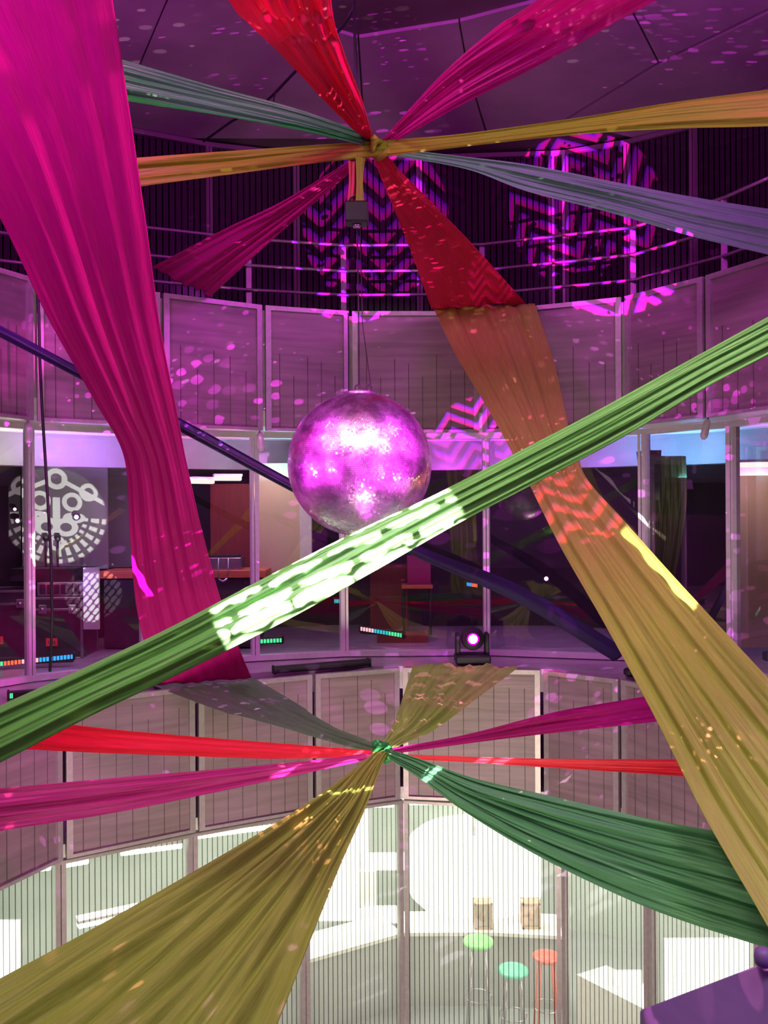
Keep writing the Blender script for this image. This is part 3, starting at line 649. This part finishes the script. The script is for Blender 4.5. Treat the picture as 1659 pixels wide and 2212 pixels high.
def mirror_ball():
    R = 155 / F * 5.4
    r = empty('mirror_ball', BALL, 'large round mirror ball glowing magenta, hanging in mid hall', 'mirror ball')
    rnd = random.Random(4)
    nl = 118; vs = []; fs = []
    for i in range(nl):
        t0 = PI * i / nl; t1 = PI * (i + 1) / nl; tm = (t0 + t1) / 2
        nc = max(4, int(2 * nl * math.sin(tm))); off = rnd.random()
        for k in range(nc):
            a0 = 2 * PI * (k + off) / nc; a1 = 2 * PI * (k + .94 + off) / nc; am = (a0 + a1) / 2
            c = Vector((math.sin(tm) * math.cos(am), math.sin(tm) * math.sin(am), math.cos(tm)))
            ex = Vector((-math.sin(am), math.cos(am), 0)); ey = c.cross(ex)
            hx = R * math.sin(tm) * (a1 - a0) / 2; hy = R * (t1 - t0) * .47
            j1, j2 = rnd.gauss(0, .035), rnd.gauss(0, .035)
            n = len(vs)
            for sx, sy in ((-1, -1), (1, -1), (1, 1), (-1, 1)):
                p = c * R + ex * hx * sx + ey * hy * sy + c * (hx * sx * j1 + hy * sy * j2)
                vs.append(tuple(BALL + p))
            fs.append((n, n + 1, n + 2, n + 3))
    mb = MB(); mb.add(vs, fs); mm = ball_tile()
    mb.build('mirror_tiles', mm, r)
    mb = MB(); prof = [(R * .994 * math.sin(PI * i / 40), -R * .994 * math.cos(PI * i / 40)) for i in range(41)]
    mb.lathe(BALL, prof, 64); mb.build('core', M['black_plastic'], r)
    mb = MB(); mb.lathe(BALL + Vector((0, 0, R - .012)), [(.10, 0), (.10, .012), (.03, .02), (.03, .03)], 24); mb.build('cap', M['case_metal'], r)
    for dx in (0.0, .07):
        c = BALL + Vector((dx - .01, -.0, R + .025)); mb = MB()
        mb.tube([c + Vector((.016 * math.cos(t), 0, .022 * math.sin(t))) for t in [i * 2 * PI / 14 for i in range(15)]], .005, 6); mb.build('shackle', M['black_plastic'], r)
    return R
RB = mirror_ball()
top = BALL + Vector((0, 0, RB + .045))
def cable(pts, r, label, name='cable', mat='black_cable', group=None, cat='cable'):
    mb = MB(); mb.tube(pts, r, 6); return tag(mb.build(name, M[mat]), label, cat, group)
mot = P(771, 462, 5.4)
cable([mot + Vector((0, 0, -.09)), P(775, 690, 5.4), top], .004, 'thin left steel wire from the motor box to the mirror ball', 'hanging_wire', cat='wire')
cable([mot + Vector((.02, 0, -.09)), P(783, 700, 5.4), top + Vector((.07, 0, 0))], .003, 'thin right slanting wire from the motor box to the mirror ball', 'hanging_wire', cat='wire')
mr = empty('ball_motor', mot, 'black motor box hanging above the mirror ball', 'motor')
mb = MB(); mb.box(mot, (.142, .12, .13), 0, .012); mb.build('housing', M['black_plastic'], mr)
mb = MB(); mb.lathe(mot + Vector((0, 0, -.085)), [(.02, 0), (.03, .02)], 16); mb.build('spindle', M['case_metal'], mr)
mb = MB(); mb.tube([mot + Vector((.05 * math.cos(t), 0, .065 + .045 * math.sin(t))) for t in [i * PI / 10 for i in range(11)]], .006, 6); mb.build('bracket', M['black_plastic'], mr)
ribbon('short olive strip holding the motor box below the upper hub', 'olive_top_cloth', [(768, 335, 790, 335, 5.38, 5.38), (770, 390, 784, 390, 5.38, 5.38), (768, 440, 788, 440, 5.38, 5.38)], 2, .01, N=20, Mx=16, seed=30, name='fabric_strip')
ribbon('dim red strip beside the olive strip below the upper hub', 'red_cloth', [(752, 345, 776, 340, 5.42, 5.42), (754, 390, 770, 388, 5.42, 5.42), (750, 438, 768, 438, 5.42, 5.42)], 2, .01, N=20, Mx=16, seed=31, name='fabric_strip')
cable([PZ(762, -120, Z_C), P(765, 0, 5.42), P(768, 200, 5.42), P(771, 438, 5.41)], .009, 'black main cable coming down from the ceiling to the hub')
cable([P(766, 40, 5.44), P(774, 180, 5.44), P(776, 300, 5.43), P(775, 436, 5.42)], .005, 'thin black cable twisted beside the main ceiling cable')
cable([P(768, 10, 5.5), P(752, 40, 5.6), P(738, 60, 5.7), P(690, 105, 6.1), P(640, 152, 6.6), P(590, 205, 7.2), P(560, 232, 7.7), P(500, 262, 8.2), P(440, 305, 8.8)], .012, 'black slack cable sagging left below the concrete ceiling')
cable([P(596, 198, 7.1), P(591, 215, 7.2), P(592, 236, 7.2)], .006, 'short loose cable end dangling from the slack ceiling cable')
cable([P(78, 575, 7.2), P(84, 680, 7.2), P(86, 780, 7.2), P(92, 900, 7.2), P(102, 1060, 7.2), P(110, 1200, 7.2), P(113, 1330, 7.25), P(108, 1450, 7.4)], .013, 'thick black cable hanging vertically at the far left')
cable([P(752, 676, 9.1), P(753, 760, 9.1), P(753, 845, 9.1)], .006, 'thin dark cable on the parapet joint behind the ball wires')
# hanging lamps
def hlamp(px, py, Y, tilt, label, cab_top):
    c = P(px, py, Y); r = empty('hanging_lamp', c, label, 'lamp', 'small lamps under the upper parapet')
    ax = Vector((math.sin(tilt), 0, -math.cos(tilt)))
    mb = MB(); mb.lathe(c, [(.014, -.10), (.03, -.08), (.036, -.02), (.036, .06), (.03, .075)], 20, ax); mb.build('shade', M['glass_lamp'], r)
    mb = MB(); mb.lathe(c, [(.028, .070), (.026, .085), (.014, .096)], 18, ax); mb.build('bulb', M['white_metal'], r)
    mb = MB(); mb.tube([c - ax * .10, c - ax * .10 + Vector((0, 0, cab_top))], .006, 6); mb.build('cord', M['black_cable'], r)
hlamp(61, 935, 7.9, .0, 'small grey lamp hanging at the far left mullion', .06)
hlamp(563, 955, 9.0, .1, 'small grey lamp hanging on a long cord left of the ball', 1.3)
hlamp(1524, 928, 8.4, -.25, 'small tilted lamp hanging at the right by the blue-lit glass', .06)

# ------------------------------------------------------------------ on the ledge
def moving_head(c, label):
    r = empty('moving_head_light', c, label, 'stage light')
    x, y, z = c
    mb = MB(); mb.box((x, y, z + .05), (.37, .28, .10), 0, .02); mb.build('base', M['black_plastic'], r)
    for s in (-1, 1):
        mb = MB(); mb.box((x + s * .155, y, z + .20), (.05, .12, .26), 0, .015); mb.build('yoke_arm', M['black_plastic'], r)
    mb = MB(); mb.lathe((x, y + .11, z + .27), [(.07, 0), (.115, .04), (.125, .12), (.12, .2), (.105, .215)], 28, (0, -1, 0)); hd = mb.build('head', M['black_plastic'], r)
    mb = MB(); mb.lathe((x, y - .102, z + .27), [(.066, 0), (.064, .004), (.05, .005)], 28, (0, -1, 0)); mb.build('halo_ring', M['halo_glow'], hd)  # glowing ring added for the magenta halo around the lens
    mb = MB(); mb.lathe((x, y - .107, z + .27), [(.048, 0), (.045, .008), (.025, .012)], 24, (0, -1, 0)); mb.build('lens', M['led_magenta'], hd)
mh = PZ(1022, 1420, 0.0); mh = Vector((mh.x * .955, 9.45, 0))
mh.x = (1019 - 829.5) / F * 9.4
moving_head(mh, 'black moving head stage light with glowing magenta lens on the ledge')
spot((mh.x, mh.y - .15, .28), BALL, 110, MAG, 26, .6, .05)
def ledbar(a, b, r_, label, body='black_plastic', cells=None, zb=0):
    a = Vector(a); b = Vector(b); d = (b - a); ln = d.length; rz_ = math.atan2(d.y, d.x); m_ = (a + b) / 2
    r = empty('led_bar', m_, label, 'LED bar')
    mb = MB(); mb.box(m_ + Vector((0, 0, 0)), (ln, .07, .07), rz_, .01); mb.build('housing', M[body], r)
    for e in (a, b):
        mb = MB(); mb.box(e + Vector((0, 0, -.0)), (.02, .09, .085), rz_, .004); mb.build('end_cap', M[body], r)
    if cells:
        n = len(cells)
        for k, cm in enumerate(cells):
            q0 = a + d * (k / n); q1 = a + d * ((k + 1) / n); mq = (q0 + q1) / 2; dd = d.normalized(); nn = Vector((dd.y, -dd.x, 0))
            if nn.y > 0: nn = -nn
            mb = MB(); L_ = (q1 - q0).length; c_ = max(3, int(L_ / .035))
            for t in range(c_):
                pc = q0 + (q1 - q0) * ((t + .5) / c_) + nn * .036
                mb.box(pc, (L_ / c_ * .72, .008, .045), rz_, .002)
            mb.build('led_strip', M[cm], r)
    return r
ledbar(PZ(592, 1447, .035), PZ(797, 1430, .035), .04, 'unlit black LED bar lying on the ledge left of centre')
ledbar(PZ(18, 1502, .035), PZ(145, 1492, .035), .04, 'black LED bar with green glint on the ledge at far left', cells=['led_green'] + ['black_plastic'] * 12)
ledbar(P(-30, 1436, 9.3), P(160, 1417, 9.5), .04, 'green, red and blue LED reflection built as a glowing bar before the flight cases', cells=['led_green', 'led_red', 'led_pink', 'led_blue', 'led_blue'])  # coloured reflection of a lit bar, made as a glowing bar
ledbar(P(556, 1385, 10.2), P(611, 1382, 10.2), .04, 'short green LED reflection built as a glowing bar behind the glass', cells=['led_green'])  # reflection in the glass, made as a glowing bar inside
ledbar(P(780, 1357, 10.6), P(872, 1372, 10.4), .04, 'red, blue and green LED reflection built as a glowing bar behind the centre glass', cells=['led_pink', 'led_cyan', 'led_green'])  # also a reflection in the glass, given a glowing body
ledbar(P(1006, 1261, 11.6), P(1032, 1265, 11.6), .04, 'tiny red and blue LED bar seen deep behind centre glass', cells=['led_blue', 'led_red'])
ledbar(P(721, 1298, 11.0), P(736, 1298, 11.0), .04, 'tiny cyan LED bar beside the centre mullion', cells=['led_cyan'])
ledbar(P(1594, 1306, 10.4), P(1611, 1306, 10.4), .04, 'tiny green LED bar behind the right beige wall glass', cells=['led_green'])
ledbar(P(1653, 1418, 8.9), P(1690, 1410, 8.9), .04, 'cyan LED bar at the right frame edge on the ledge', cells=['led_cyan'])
mb = MB(); mb.box(PZ(1365, 1452, .04), (.14, .12, .08), 0, .02); tag(mb.build('cable_box', M['black_plastic']), 'small black box on the ledge beside the yellow drape', 'box')

# reflections of spots in the glass, added as small glowing beads
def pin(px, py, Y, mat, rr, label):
    r = empty('spot_reflection', P(px, py, Y), label, 'lamp')
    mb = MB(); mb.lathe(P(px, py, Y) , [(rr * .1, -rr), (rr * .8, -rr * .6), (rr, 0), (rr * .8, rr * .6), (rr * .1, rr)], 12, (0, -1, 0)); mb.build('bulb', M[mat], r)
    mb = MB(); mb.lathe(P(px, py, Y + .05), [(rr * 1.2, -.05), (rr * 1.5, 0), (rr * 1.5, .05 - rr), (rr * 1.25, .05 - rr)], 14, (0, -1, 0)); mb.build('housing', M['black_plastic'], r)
pin(1180, 1250, 11.2, 'led_magenta', .025, 'tiny magenta spot reflection behind the glass right of the dark sash')
pin(165, 1117, 10.6, 'reflection_violet', .028, 'tiny violet spot reflection before the projected face')
pin(38, 1125, 10.6, 'led_magenta', .024, 'lower tiny magenta spot reflection at the far left')
pin(32, 1100, 10.7, 'led_magenta', .018, 'upper tiny magenta spot reflection at the far left')

# ------------------------------------------------------------------ middle storey room behind the glass
# left: projection wall
def pbox(px0, py0, px1, py1, Y, t, name, mat, parent=None, bev=.004):
    """upright slab filling the seen rectangle at distance Y"""
    a = P(px0, py1, Y); b = P(px1, py0, Y); mb = MB()
    mb.box(((a.x + b.x) / 2, Y + t / 2, (a.z + b.z) / 2), (abs(b.x - a.x), t, abs(b.z - a.z)), 0, bev)
    return mb.build(name, M[mat], parent)
ps = empty('projection_screen', P(135, 1225, 10.9), 'pale screen with a white projected lion-like face', 'screen')
pbox(48, 1008, 232, 1226, 10.9, .03, 'screen_sheet', 'screen_cloth', ps); pbox(46, 1222, 234, 1230, 10.88, .06, 'bottom_bar', 'case_metal', ps); pbox(46, 1000, 234, 1010, 10.86, .08, 'top_roller', 'grey_metal', ps)
tag(pbox(225, 1005, 330, 1226, 11.4, .06, 'wall_olive', 'screen_cloth'), kind='structure')
tag(pbox(180, 1226, 213, 1360, 9.75, .04, 'display_board', 'teal_wall'), 'narrow pale board below the screen with bright light patches', 'board')
spot((-1.6, 5.2, .8), P(122, 1115, 10.9), 6000, (.95, 1, .88), 11, .1, .003, gb_face)
spot((-1.9, 5.0, .8), P(196, 1290, 9.75), 2500, (.95, 1, .88), 6.5, .1, .003, gb_bars(3.0, 5.0), .9)
# dark wall panels, maroon wall, beige panels
tag(pbox(-60, 985, 46, 1440, 11.3, .08, 'wall_back_left', 'dark_wall'), kind='structure')
tag(pbox(455, 1045, 541, 1235, 11.2, .06, 'wall_maroon', 'maroon'), kind='structure')
tag(pbox(556, 1000, 650, 1240, 11.0, .06, 'wall_beige_left', 'beige_panel'), kind='structure')
tag(pbox(648, 940, 672, 1240, 10.95, .12, 'trim_3', 'white_metal'), kind='structure')
tag(pbox(1592, 992, 1760, 1400, 9.8, .06, 'wall_beige_right', 'beige_panel'), kind='structure')
tag(pbox(780, 1010, 1370, 1410, 12.6, .06, 'wall_back_centre', 'dark_wall'), kind='structure')
# luminaires
def tubelight(a, b, label, mat='lamp_warm', h=.05, cat='ceiling light', g=None):
    a = Vector(a); b = Vector(b); d = b - a; rz_ = math.atan2(d.y, d.x); m_ = (a + b) / 2
    r = empty('tube_light', m_, label, cat, g)
    mb = MB(); mb.box(m_ + Vector((0, 0, h * .6)), (d.length, .14, h * .5), rz_, .005); mb.build('housing', M['white_metal'], r)
    mb = MB(); mb.box(m_, (d.length * .97, .10, h), rz_, .01); mb.build('diffuser', M[mat], r)
tubelight(P(414, 1041, 10.4), P(460, 1038, 10.6), 'short lit tube lamp right of the pink drape', h=.06)
tubelight(P(461, 1034, 10.6), P(522, 1032, 10.7), 'longer lit tube lamp above the maroon wall', h=.06)
tubelight(P(1592, 1006, 9.6), P(1680, 1000, 9.5), 'lit tube lamp over the beige wall at right', h=.06)
area(P(1640, 1015, 9.3), P(1640, 1300, 9.8), .5, 4, (1, .75, .55))
area(P(600, 1005, 10.6), P(600, 1300, 11.0), .4, 4, (1, .85, .7))
point(P(500, 1060, 10.6), 5, (1, .5, .4), .1)
# coloured washes on the room ceiling
for px_, Y_, e_, c_ in ((20, 9.6, 9, (.9, 1, .55)), (150, 10.0, 15, (.62, .20, 1)), (235, 10.2, 12, (.45, .22, 1)), (420, 10.5, 12, (1, .16, .62)), (500, 10.6, 12, (1, .20, .75)), (535, 10.6, 6, (.2, .6, 1)), (615, 10.6, 16, (.10, .75, .72)),
                        (960, 11.6, 7, (.9, .08, 1)), (1120, 11.6, 7, (.8, .08, 1)), (1300, 11.0, 6, (.5, .15, 1)), (1400, 10.6, 10, (.25, .42, 1)), (1490, 10.4, 16, (.14, .52, .95)), (1640, 9.7, 10, (.75, .25, 1))):
    x_, y_ = XY(px_, Y_); area((x_, y_, 2.0), (x_, y_ + .001, 3), .35, e_, c_)
area((XY(1150, 10.8)[0], 10.8, 2.3), (XY(1150, 12.6)[0], 12.5, 1.0), .5, 4, (.6, .1, .9))
spot((.6, .9, 1.0), P(1432, 1234, 5.05), 11000, (1, .85, .95), 6.6, .2, .004, gb_slit, math.radians(44))  # unseen slit spot added for the bright streak on the yellow drape edge
spot((-2.6, 2.6, .3), P(291, 1238, 7.2), 9000, (1, .25, 1), 6.2, .2, .004, gb_slit, math.radians(6))  # second added slit beam, for the streak down the pink drape

# DJ desk, mixer
dk = empty('desk', P(500, 1400, 10.5) , 'orange-edged dark desk behind the pink drape', 'desk')
pbox(215, 1232, 574, 1250, 10.5, .6, 'desk_top', 'wood_orange', dk); pbox(225, 1250, 560, 1400, 10.6, .4, 'desk_front', 'case_black', dk)
mx = empty('mixing_console', P(478, 1232, 10.6), 'mixing console on the orange-edged desk', 'mixer')
pbox(450, 1205, 520, 1232, 10.6, .3, 'housing', 'case_metal', mx); pbox(455, 1199, 515, 1207, 10.7, .2, 'control_panel', 'black_plastic', mx)
hk = empty('headphones', P(478, 1252, 10.45), 'headphones hanging over the desk edge', 'headphones')
mb = MB(); mb.tube([P(472, 1205, 10.45), P(471, 1235, 10.44), P(473, 1252, 10.44)], .008, 6); mb.build('band', M['case_metal'], hk)
mb = MB(); mb.tube([P(493, 1205, 10.45), P(493, 1235, 10.44), P(491, 1250, 10.44)], .008, 6); mb.build('band', M['case_metal'], hk)
mb = MB(); mb.tube([P(473, 1252, 10.44), P(482, 1256, 10.44), P(491, 1250, 10.44)], .014, 8); mb.build('ear_cushion', M['case_metal'], hk)
# flight cases
def flight_case(px0, py0, px1, py1, Y, label):
    a = P(px0, py1, Y); b = P(px1, py0, Y); w_ = b.x - a.x; h_ = b.z - a.z; dp = .55
    c = Vector(((a.x + b.x) / 2, Y + dp / 2, (a.z + b.z) / 2))
    r = empty('flight_case', (c.x, c.y, a.z), label, 'flight case', 'flight cases behind the left glass')
    mb = MB(); mb.box(c, (w_ - .02, dp - .02, h_ - .02), 0, .01); mb.build('body', M['case_black'], r)
    mb = MB()
    for sx in (-1, 1):
        for sy in (-1, 1): mb.box((c.x + sx * (w_ / 2 - .012), c.y + sy * (dp / 2 - .012), c.z), (.028, .028, h_), 0, .003)
        for sz in (-1, 1): mb.box((c.x + sx * (w_ / 2 - .012), c.y, c.z + sz * (h_ / 2 - .012)), (.028, dp, .028), 0, .003)
    for sz in (-1, 1, .62):
        for sy in (-1, 1): mb.box((c.x, c.y + sy * (dp / 2 - .012), c.z + sz * (h_ / 2 - .012)), (w_, .028, .028), 0, .003)
    mb.build('edge_rail', M['case_metal'], r)
    for k in (-.3, .3):
        mb = MB(); mb.box((c.x + k * w_, Y - .012, c.z + h_ * .31), (.09, .02, .10), 0, .006); mb.lathe((c.x + k * w_, Y - .02, c.z + h_ * .31), [(.02, 0), (.02, .015)], 12, (0, -1, 0)); mb.build('latch', M['case_metal'], r)
    mb = MB(); mb.box((c.x - w_ * .12, Y - .006, c.z - h_ * .22), (.13, .012, .09), 0, .003); pl = mb.build('label_plate', M['red_label'], r)
    mb = MB()
    for k in range(4): mb.box((c.x - w_ * .12 - .035 + k * .023, Y - .014, c.z - h_ * .22), (.014, .003, .04), 0, .001)
    mb.build('marking', M['case_metal'], pl)
    return r
flight_case(-50, 1275, 68, 1425, 10.0, 'black flight case with red label at the far left edge')
flight_case(72, 1290, 178, 1425, 10.0, 'black metal-edged flight case right of the left mullion')
er = empty('amplifier', P(120, 1288, 10.1), 'purple-lit amplifier rack lying on the flight case', 'amplifier')
pbox(80, 1258, 180, 1288, 10.05, .35, 'housing', 'case_metal', er); 
for k in range(6): pbox(86 + k * 15, 1263, 96 + k * 15, 1283, 10.03, .02, 'vent_panel', 'black_plastic', er)
tag(pbox(20, 1228, 160, 1256, 10.3, .3, 'speaker_box', 'black_plastic'), 'black box standing under the projected face', 'box')
for k in (-1, 1):
    c_ = P(112 + k * 13, 1166, 10.7); mb = MB(); mb.tube([c_ + Vector((0, 0, -.35)), c_], .012, 8); mb.lathe(c_, [(.02, -.02), (.035, 0), (.035, .05), (.02, .06)], 14)
    tag(mb.build('microphone', M['black_plastic']), ('left' if k < 0 else 'right') + ' one of two black microphones before the projected face', 'microphone')
point(P(60, 1250, 9.7), 3, (1, .1, .3), .05); point(P(140, 1260, 9.6), 4, (.45, .2, 1), .05)
# centre: dark equipment shapes
eq = empty('equipment_stand', P(900, 1400, 11.6), 'dim red equipment stand behind the centre glass', 'stand')
pbox(800, 1220, 880, 1392, 11.9, .3, 'cabinet', 'maroon', eq); pbox(880, 1200, 930, 1268, 11.6, .2, 'pink_cover', 'magenta_cloth', eq); pbox(868, 1264, 935, 1272, 11.5, .35, 'shelf', 'wood_orange', eq)
for x_ in (872, 930):
    mb = MB(); mb.tube([P(x_, 1270, 11.6), P(x_, 1400, 11.6)], .02, 8); mb.build('leg', M['black_plastic'], eq)
tag(pbox(815, 1370, 925, 1398, 11.0, .3, 'low_case', 'maroon'), 'low dark red case on the floor behind the LED bar', 'case')
point(P(880, 1330, 10.8), 1.5, (1, .1, .2), .1)
# right: curtain, speaker
ribbon('yellow-green curtain hanging behind the right glass', 'curtain_cloth', [(1398, 985, 1482, 985, 10.3, 10.3), (1400, 1080, 1484, 1080, 10.3, 10.3), (1404, 1180, 1470, 1180, 10.3, 10.3), (1400, 1300, 1450, 1300, 10.3, 10.3), (1398, 1400, 1450, 1400, 10.3, 10.3)], 7, .04, N=30, Mx=70, seed=33, name='curtain')
point(P(1440, 1080, 9.9), 1.2, (.9, .9, .7), .1)
sk = empty('loudspeaker', P(1408, 1040, 9.95), 'black loudspeaker hanging behind the right glass', 'speaker')
mb = MB(); a_ = P(1408, 1030, 9.95)
mb.add([(a_.x - .09, a_.y, a_.z + .3), (a_.x + .11, a_.y, a_.z + .3), (a_.x + .12, a_.y + .25, a_.z + .3), (a_.x - .1, a_.y + .25, a_.z + .3), (a_.x - .03, a_.y + .02, a_.z - .26), (a_.x + .09, a_.y + .02, a_.z - .26), (a_.x + .1, a_.y + .22, a_.z - .22), (a_.x - .05, a_.y + .22, a_.z - .22)],
       [(0, 1, 2, 3), (7, 6, 5, 4), (0, 4, 5, 1), (1, 5, 6, 2), (2, 6, 7, 3), (3, 7, 4, 0)]); mb.build('cabinet', M['black_plastic'], sk)
mb = MB(); mb.lathe(a_ + Vector((.01, -.005, .12)), [(.06, 0), (.055, .01), (.02, -.01)], 20, (0, -1, 0)); mb.build('speaker_cone', M['case_black'], sk)
mb = MB(); mb.tube([a_ + Vector((0, .1, .3)), a_ + Vector((0, .1, .55))], .015, 8); mb.build('bracket', M['black_plastic'], sk)

# ------------------------------------------------------------------ lower storey, bright room
def lum(px0, py0, px1, py1, Y0, Y1, label, h=.07):
    tubelight(P(px0, py0, Y0), P(px1, py1, Y1), label, 'lamp_white', h, 'ceiling light', 'lit strip lamps of the lower room')
lum(62, 1874, 112, 1868, 8.3, 8.35, 'short lit strip lamp at the far left of the lower room')
lum(137, 1864, 192, 1855, 8.35, 8.45, 'lit strip lamp right of the far left lower mullion')
lum(258, 1842, 395, 1819, 8.7, 8.9, 'long lit strip lamp under the magenta ribbon')
lum(422, 1806, 600, 1776, 8.9, 9.2, 'long lit strip lamp under the lower parapet beside the olive ribbon')
lum(165, 1998, 300, 1966, 8.9, 9.2, 'low lit strip lamp behind the left ribbed window')
lum(800, 1738, 852, 1732, 9.9, 9.9, 'lit strip lamp just left of the lower centre mullion')
lum(880, 1730, 935, 1730, 9.9, 9.9, 'lit strip lamp just right of the lower centre mullion')
# added glowing panels standing for overlit white wall units
def overlit_wall(px0, py0, px1, py1, Y, label, mat='overlit_white'):
    r = empty('overlit_panel', P((px0 + px1) / 2, py1, Y), label, 'overlit panel')
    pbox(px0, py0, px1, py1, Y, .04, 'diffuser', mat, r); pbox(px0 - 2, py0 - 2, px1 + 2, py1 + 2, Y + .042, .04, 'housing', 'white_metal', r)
overlit_wall(650, 1738, 796, 1990, 11.2, 'tall glowing panel for an overlit white wall left of the lower centre mullion')
overlit_wall(780, 1845, 875, 1880, 11.0, 'white shelf panel made to glow as overlit beside the lower centre mullion')
overlit_wall(782, 1960, 868, 1995, 10.9, 'white low panel made to glow as overlit above the counter left of the mullion')
overlit_wall(-60, 1990, 40, 2180, 9.6, 'white glowing panel at the lower left frame edge')
# added glowing drum standing for an overexposed white area
dl = empty('overlit_drum', P(1030, 1880, 11.0), 'huge glowing white drum for an overlit area right of the lower centre mullion', 'lamp')
c_ = P(1025, 1868, 11.35); mb = MB(); mb.lathe(c_, [(.3, -.40), (.74, -.42), (.84, -.32), (.84, .32), (.74, .40), (.3, .38)], 48); mb.build('glow_drum', M['overlit_white'], dl)
mb = MB(); mb.tube([c_ + Vector((0, 0, .34)), (c_.x, c_.y, -1.45)], .02, 8); mb.build('rod', M['case_metal'], dl)
# wall unit between
tag(pbox(775, 1882, 812, 1962, 10.95, .2, 'wall_cabinet', 'counter_white'), 'small cream wall cabinet beside the lower centre mullion', 'cabinet')
# counter
ct = empty('counter', (0, 10.2, -4.12), 'long white-topped grey counter behind the lower ribbed glass', 'counter')
cp = [P(560, 2100, 9.2), P(665, 2072, 9.6), P(870, 2018, 10.2), P(1060, 2022, 10.2), P(1215, 2036, 10.1)]
zc = -3.24
cpts = [(p.x, p.y) for p in cp]
mb = MB()
for a, b in zip(cpts[:-1], cpts[1:]): wallq(a, b, zc - .04, zc, .55, mb)
mb.build('worktop', M['counter_white'], ct)
mb = MB()
for a, b in zip(cpts[:-1], cpts[1:]):
    a2, b2 = out(a, .06), out(b, .06); wallq(a2, b2, -4.12, zc - .04, .4, mb)
mb.build('counter_front', M['counter_grey'], ct)
def lantern(px, py, label):
    c = P(px, py, 10.35); c.z = zc; r = empty('wooden_lantern', c, label, 'lantern', 'brown boxes on the counter')
    mb = MB()
    for sx in (-1, 1):
        for sy in (-1, 1): mb.box((c.x + sx * .095, c.y + sy * .07, c.z + .15), (.025, .025, .30), 0, .003)
    for z in (.012, .288): mb.box((c.x, c.y, c.z + z), (.215, .165, .024), 0, .003)
    mb.build('frame', M['brown_box'], r)
    mb = MB(); mb.box((c.x, c.y, c.z + .15), (.16, .11, .25), 0, .003); mb.build('panel', M['beige_panel'], r)
    mb = MB(); mb.lathe((c.x, c.y - .06, c.z + .10), [(.03, 0), (.036, .05), (.03, .09), (.012, .11)], 14); mb.build('figure', M['brown_box'], r)
lantern(1043, 2010, 'left brown box with dark centre on the white counter')
lantern(1146, 2010, 'right grey-brown box with dark centre on the white counter')
def stool(px, py, Y, mat, label, rad=.17):
    c = P(px, py, Y); r = empty('stool', (c.x, c.y, -4.12), label, 'stool', 'coloured stools by the counter')
    mb = MB(); mb.lathe((c.x, c.y, c.z), [(.05, -.03), (rad * .9, -.02), (rad, 0), (rad, .02), (rad * .8, .03), (.05, .02)], 28); mb.build('seat', M[mat], r)
    for k in range(4):
        a_ = PI / 4 + k * PI / 2
        mb = MB(); mb.tube([(c.x + .1 * math.cos(a_), c.y + .1 * math.sin(a_), c.z - .02), (c.x + .17 * math.cos(a_), c.y + .17 * math.sin(a_), -4.12)], .012, 7); mb.build('leg', M['case_metal' if mat != 'red_plastic' else 'red_plastic'], r)
    mb = MB(); mb.tube([(c.x + .145 * math.cos(t), c.y + .145 * math.sin(t), (c.z - 4.12) / 2 - .1) for t in [i * 2 * PI / 20 for i in range(21)]], .008, 6); mb.build('foot_ring', M['case_metal'], r)
stool(1033, 2036, 9.75, 'green_plastic', 'green stool below the left brown box')
stool(1108, 2098, 9.6, 'turquoise_plastic', 'turquoise stool between the green and red stools')
stool(1180, 2068, 9.65, 'red_plastic', 'red stool left of the mauve lower mullion', .15)
# bright white bench and box at right
bn = empty('bench', P(1500, 2200, 9.6), 'overlit white sloping bench behind the lower right glass', 'bench')
q = [PZ(1245, 2105, -3.5), PZ(1310, 2085, -3.5), PZ(1392, 2125, -3.5), PZ(1392, 2180, -3.5)]
mb = MB(); n_ = len(q); mb.add([tuple(p) for p in q] + [(p.x, p.y, -4.12) for p in q], [tuple(range(n_)), tuple(range(2 * n_ - 1, n_ - 1, -1))] + [(i, n_ + i, n_ + (i + 1) % n_, (i + 1) % n_) for i in range(n_)])
mb.build('bench_top', M['counter_white'], bn)
overlit_wall(1438, 2030, 1618, 2165, 9.5, 'big glowing panel for an overlit white box behind the lower right glass')  # white box made to glow as overlit
overlit_wall(1330, 2100, 1386, 2150, 9.5, 'small white glowing panel left of the lower right mullion')
for q_ in ((-3.0, 9.2), (-1.2, 10.4), (.8, 10.8), (2.8, 9.6), (3.8, 8.2)):
    area((q_[0], q_[1], -1.5), (q_[0], q_[1], -4), 1.0, 55, (1, .99, .86))

# ------------------------------------------------------------------ near object at the lower right corner
cv = empty('equipment_cover', P(1520, 2300, 2.9), 'pale purple-lit slanted cover in the lower right corner', 'cover')
A1, B1 = P(1380, 2178, 3.1), P(1700, 2055, 2.7)
A2 = A1 + Vector((.10, -.75, -.16)); B2 = B1 + Vector((.10, -.75, -.16))
mb = MB(); vv = [A1, B1, B2, A2]; bt = [Vector((p.x, p.y, p.z - .5)) for p in vv]
mb.add([tuple(p) for p in vv + bt], [(0, 1, 2, 3), (7, 6, 5, 4)] + [(i, 4 + i, 4 + (i + 1) % 4, (i + 1) % 4) for i in range(4)])
o_ = mb.build('cover_sheet', M['cover_white'], cv)
bm_ = o_.modifiers.new('bevel', 'BEVEL'); bm_.width = .012; bm_.segments = 3
mb = MB(); c_ = P(1650, 2068, 2.72); mb.lathe(c_, [(.01, -.03), (.026, -.02), (.03, .0), (.026, .02), (.01, .03)], 18); mb.build('knob', M['cover_white'], cv)
spot((2.2, .9, 1.9), P(1560, 2150, 2.7), 60, (.5, .06, 1), 60, .6, .1)
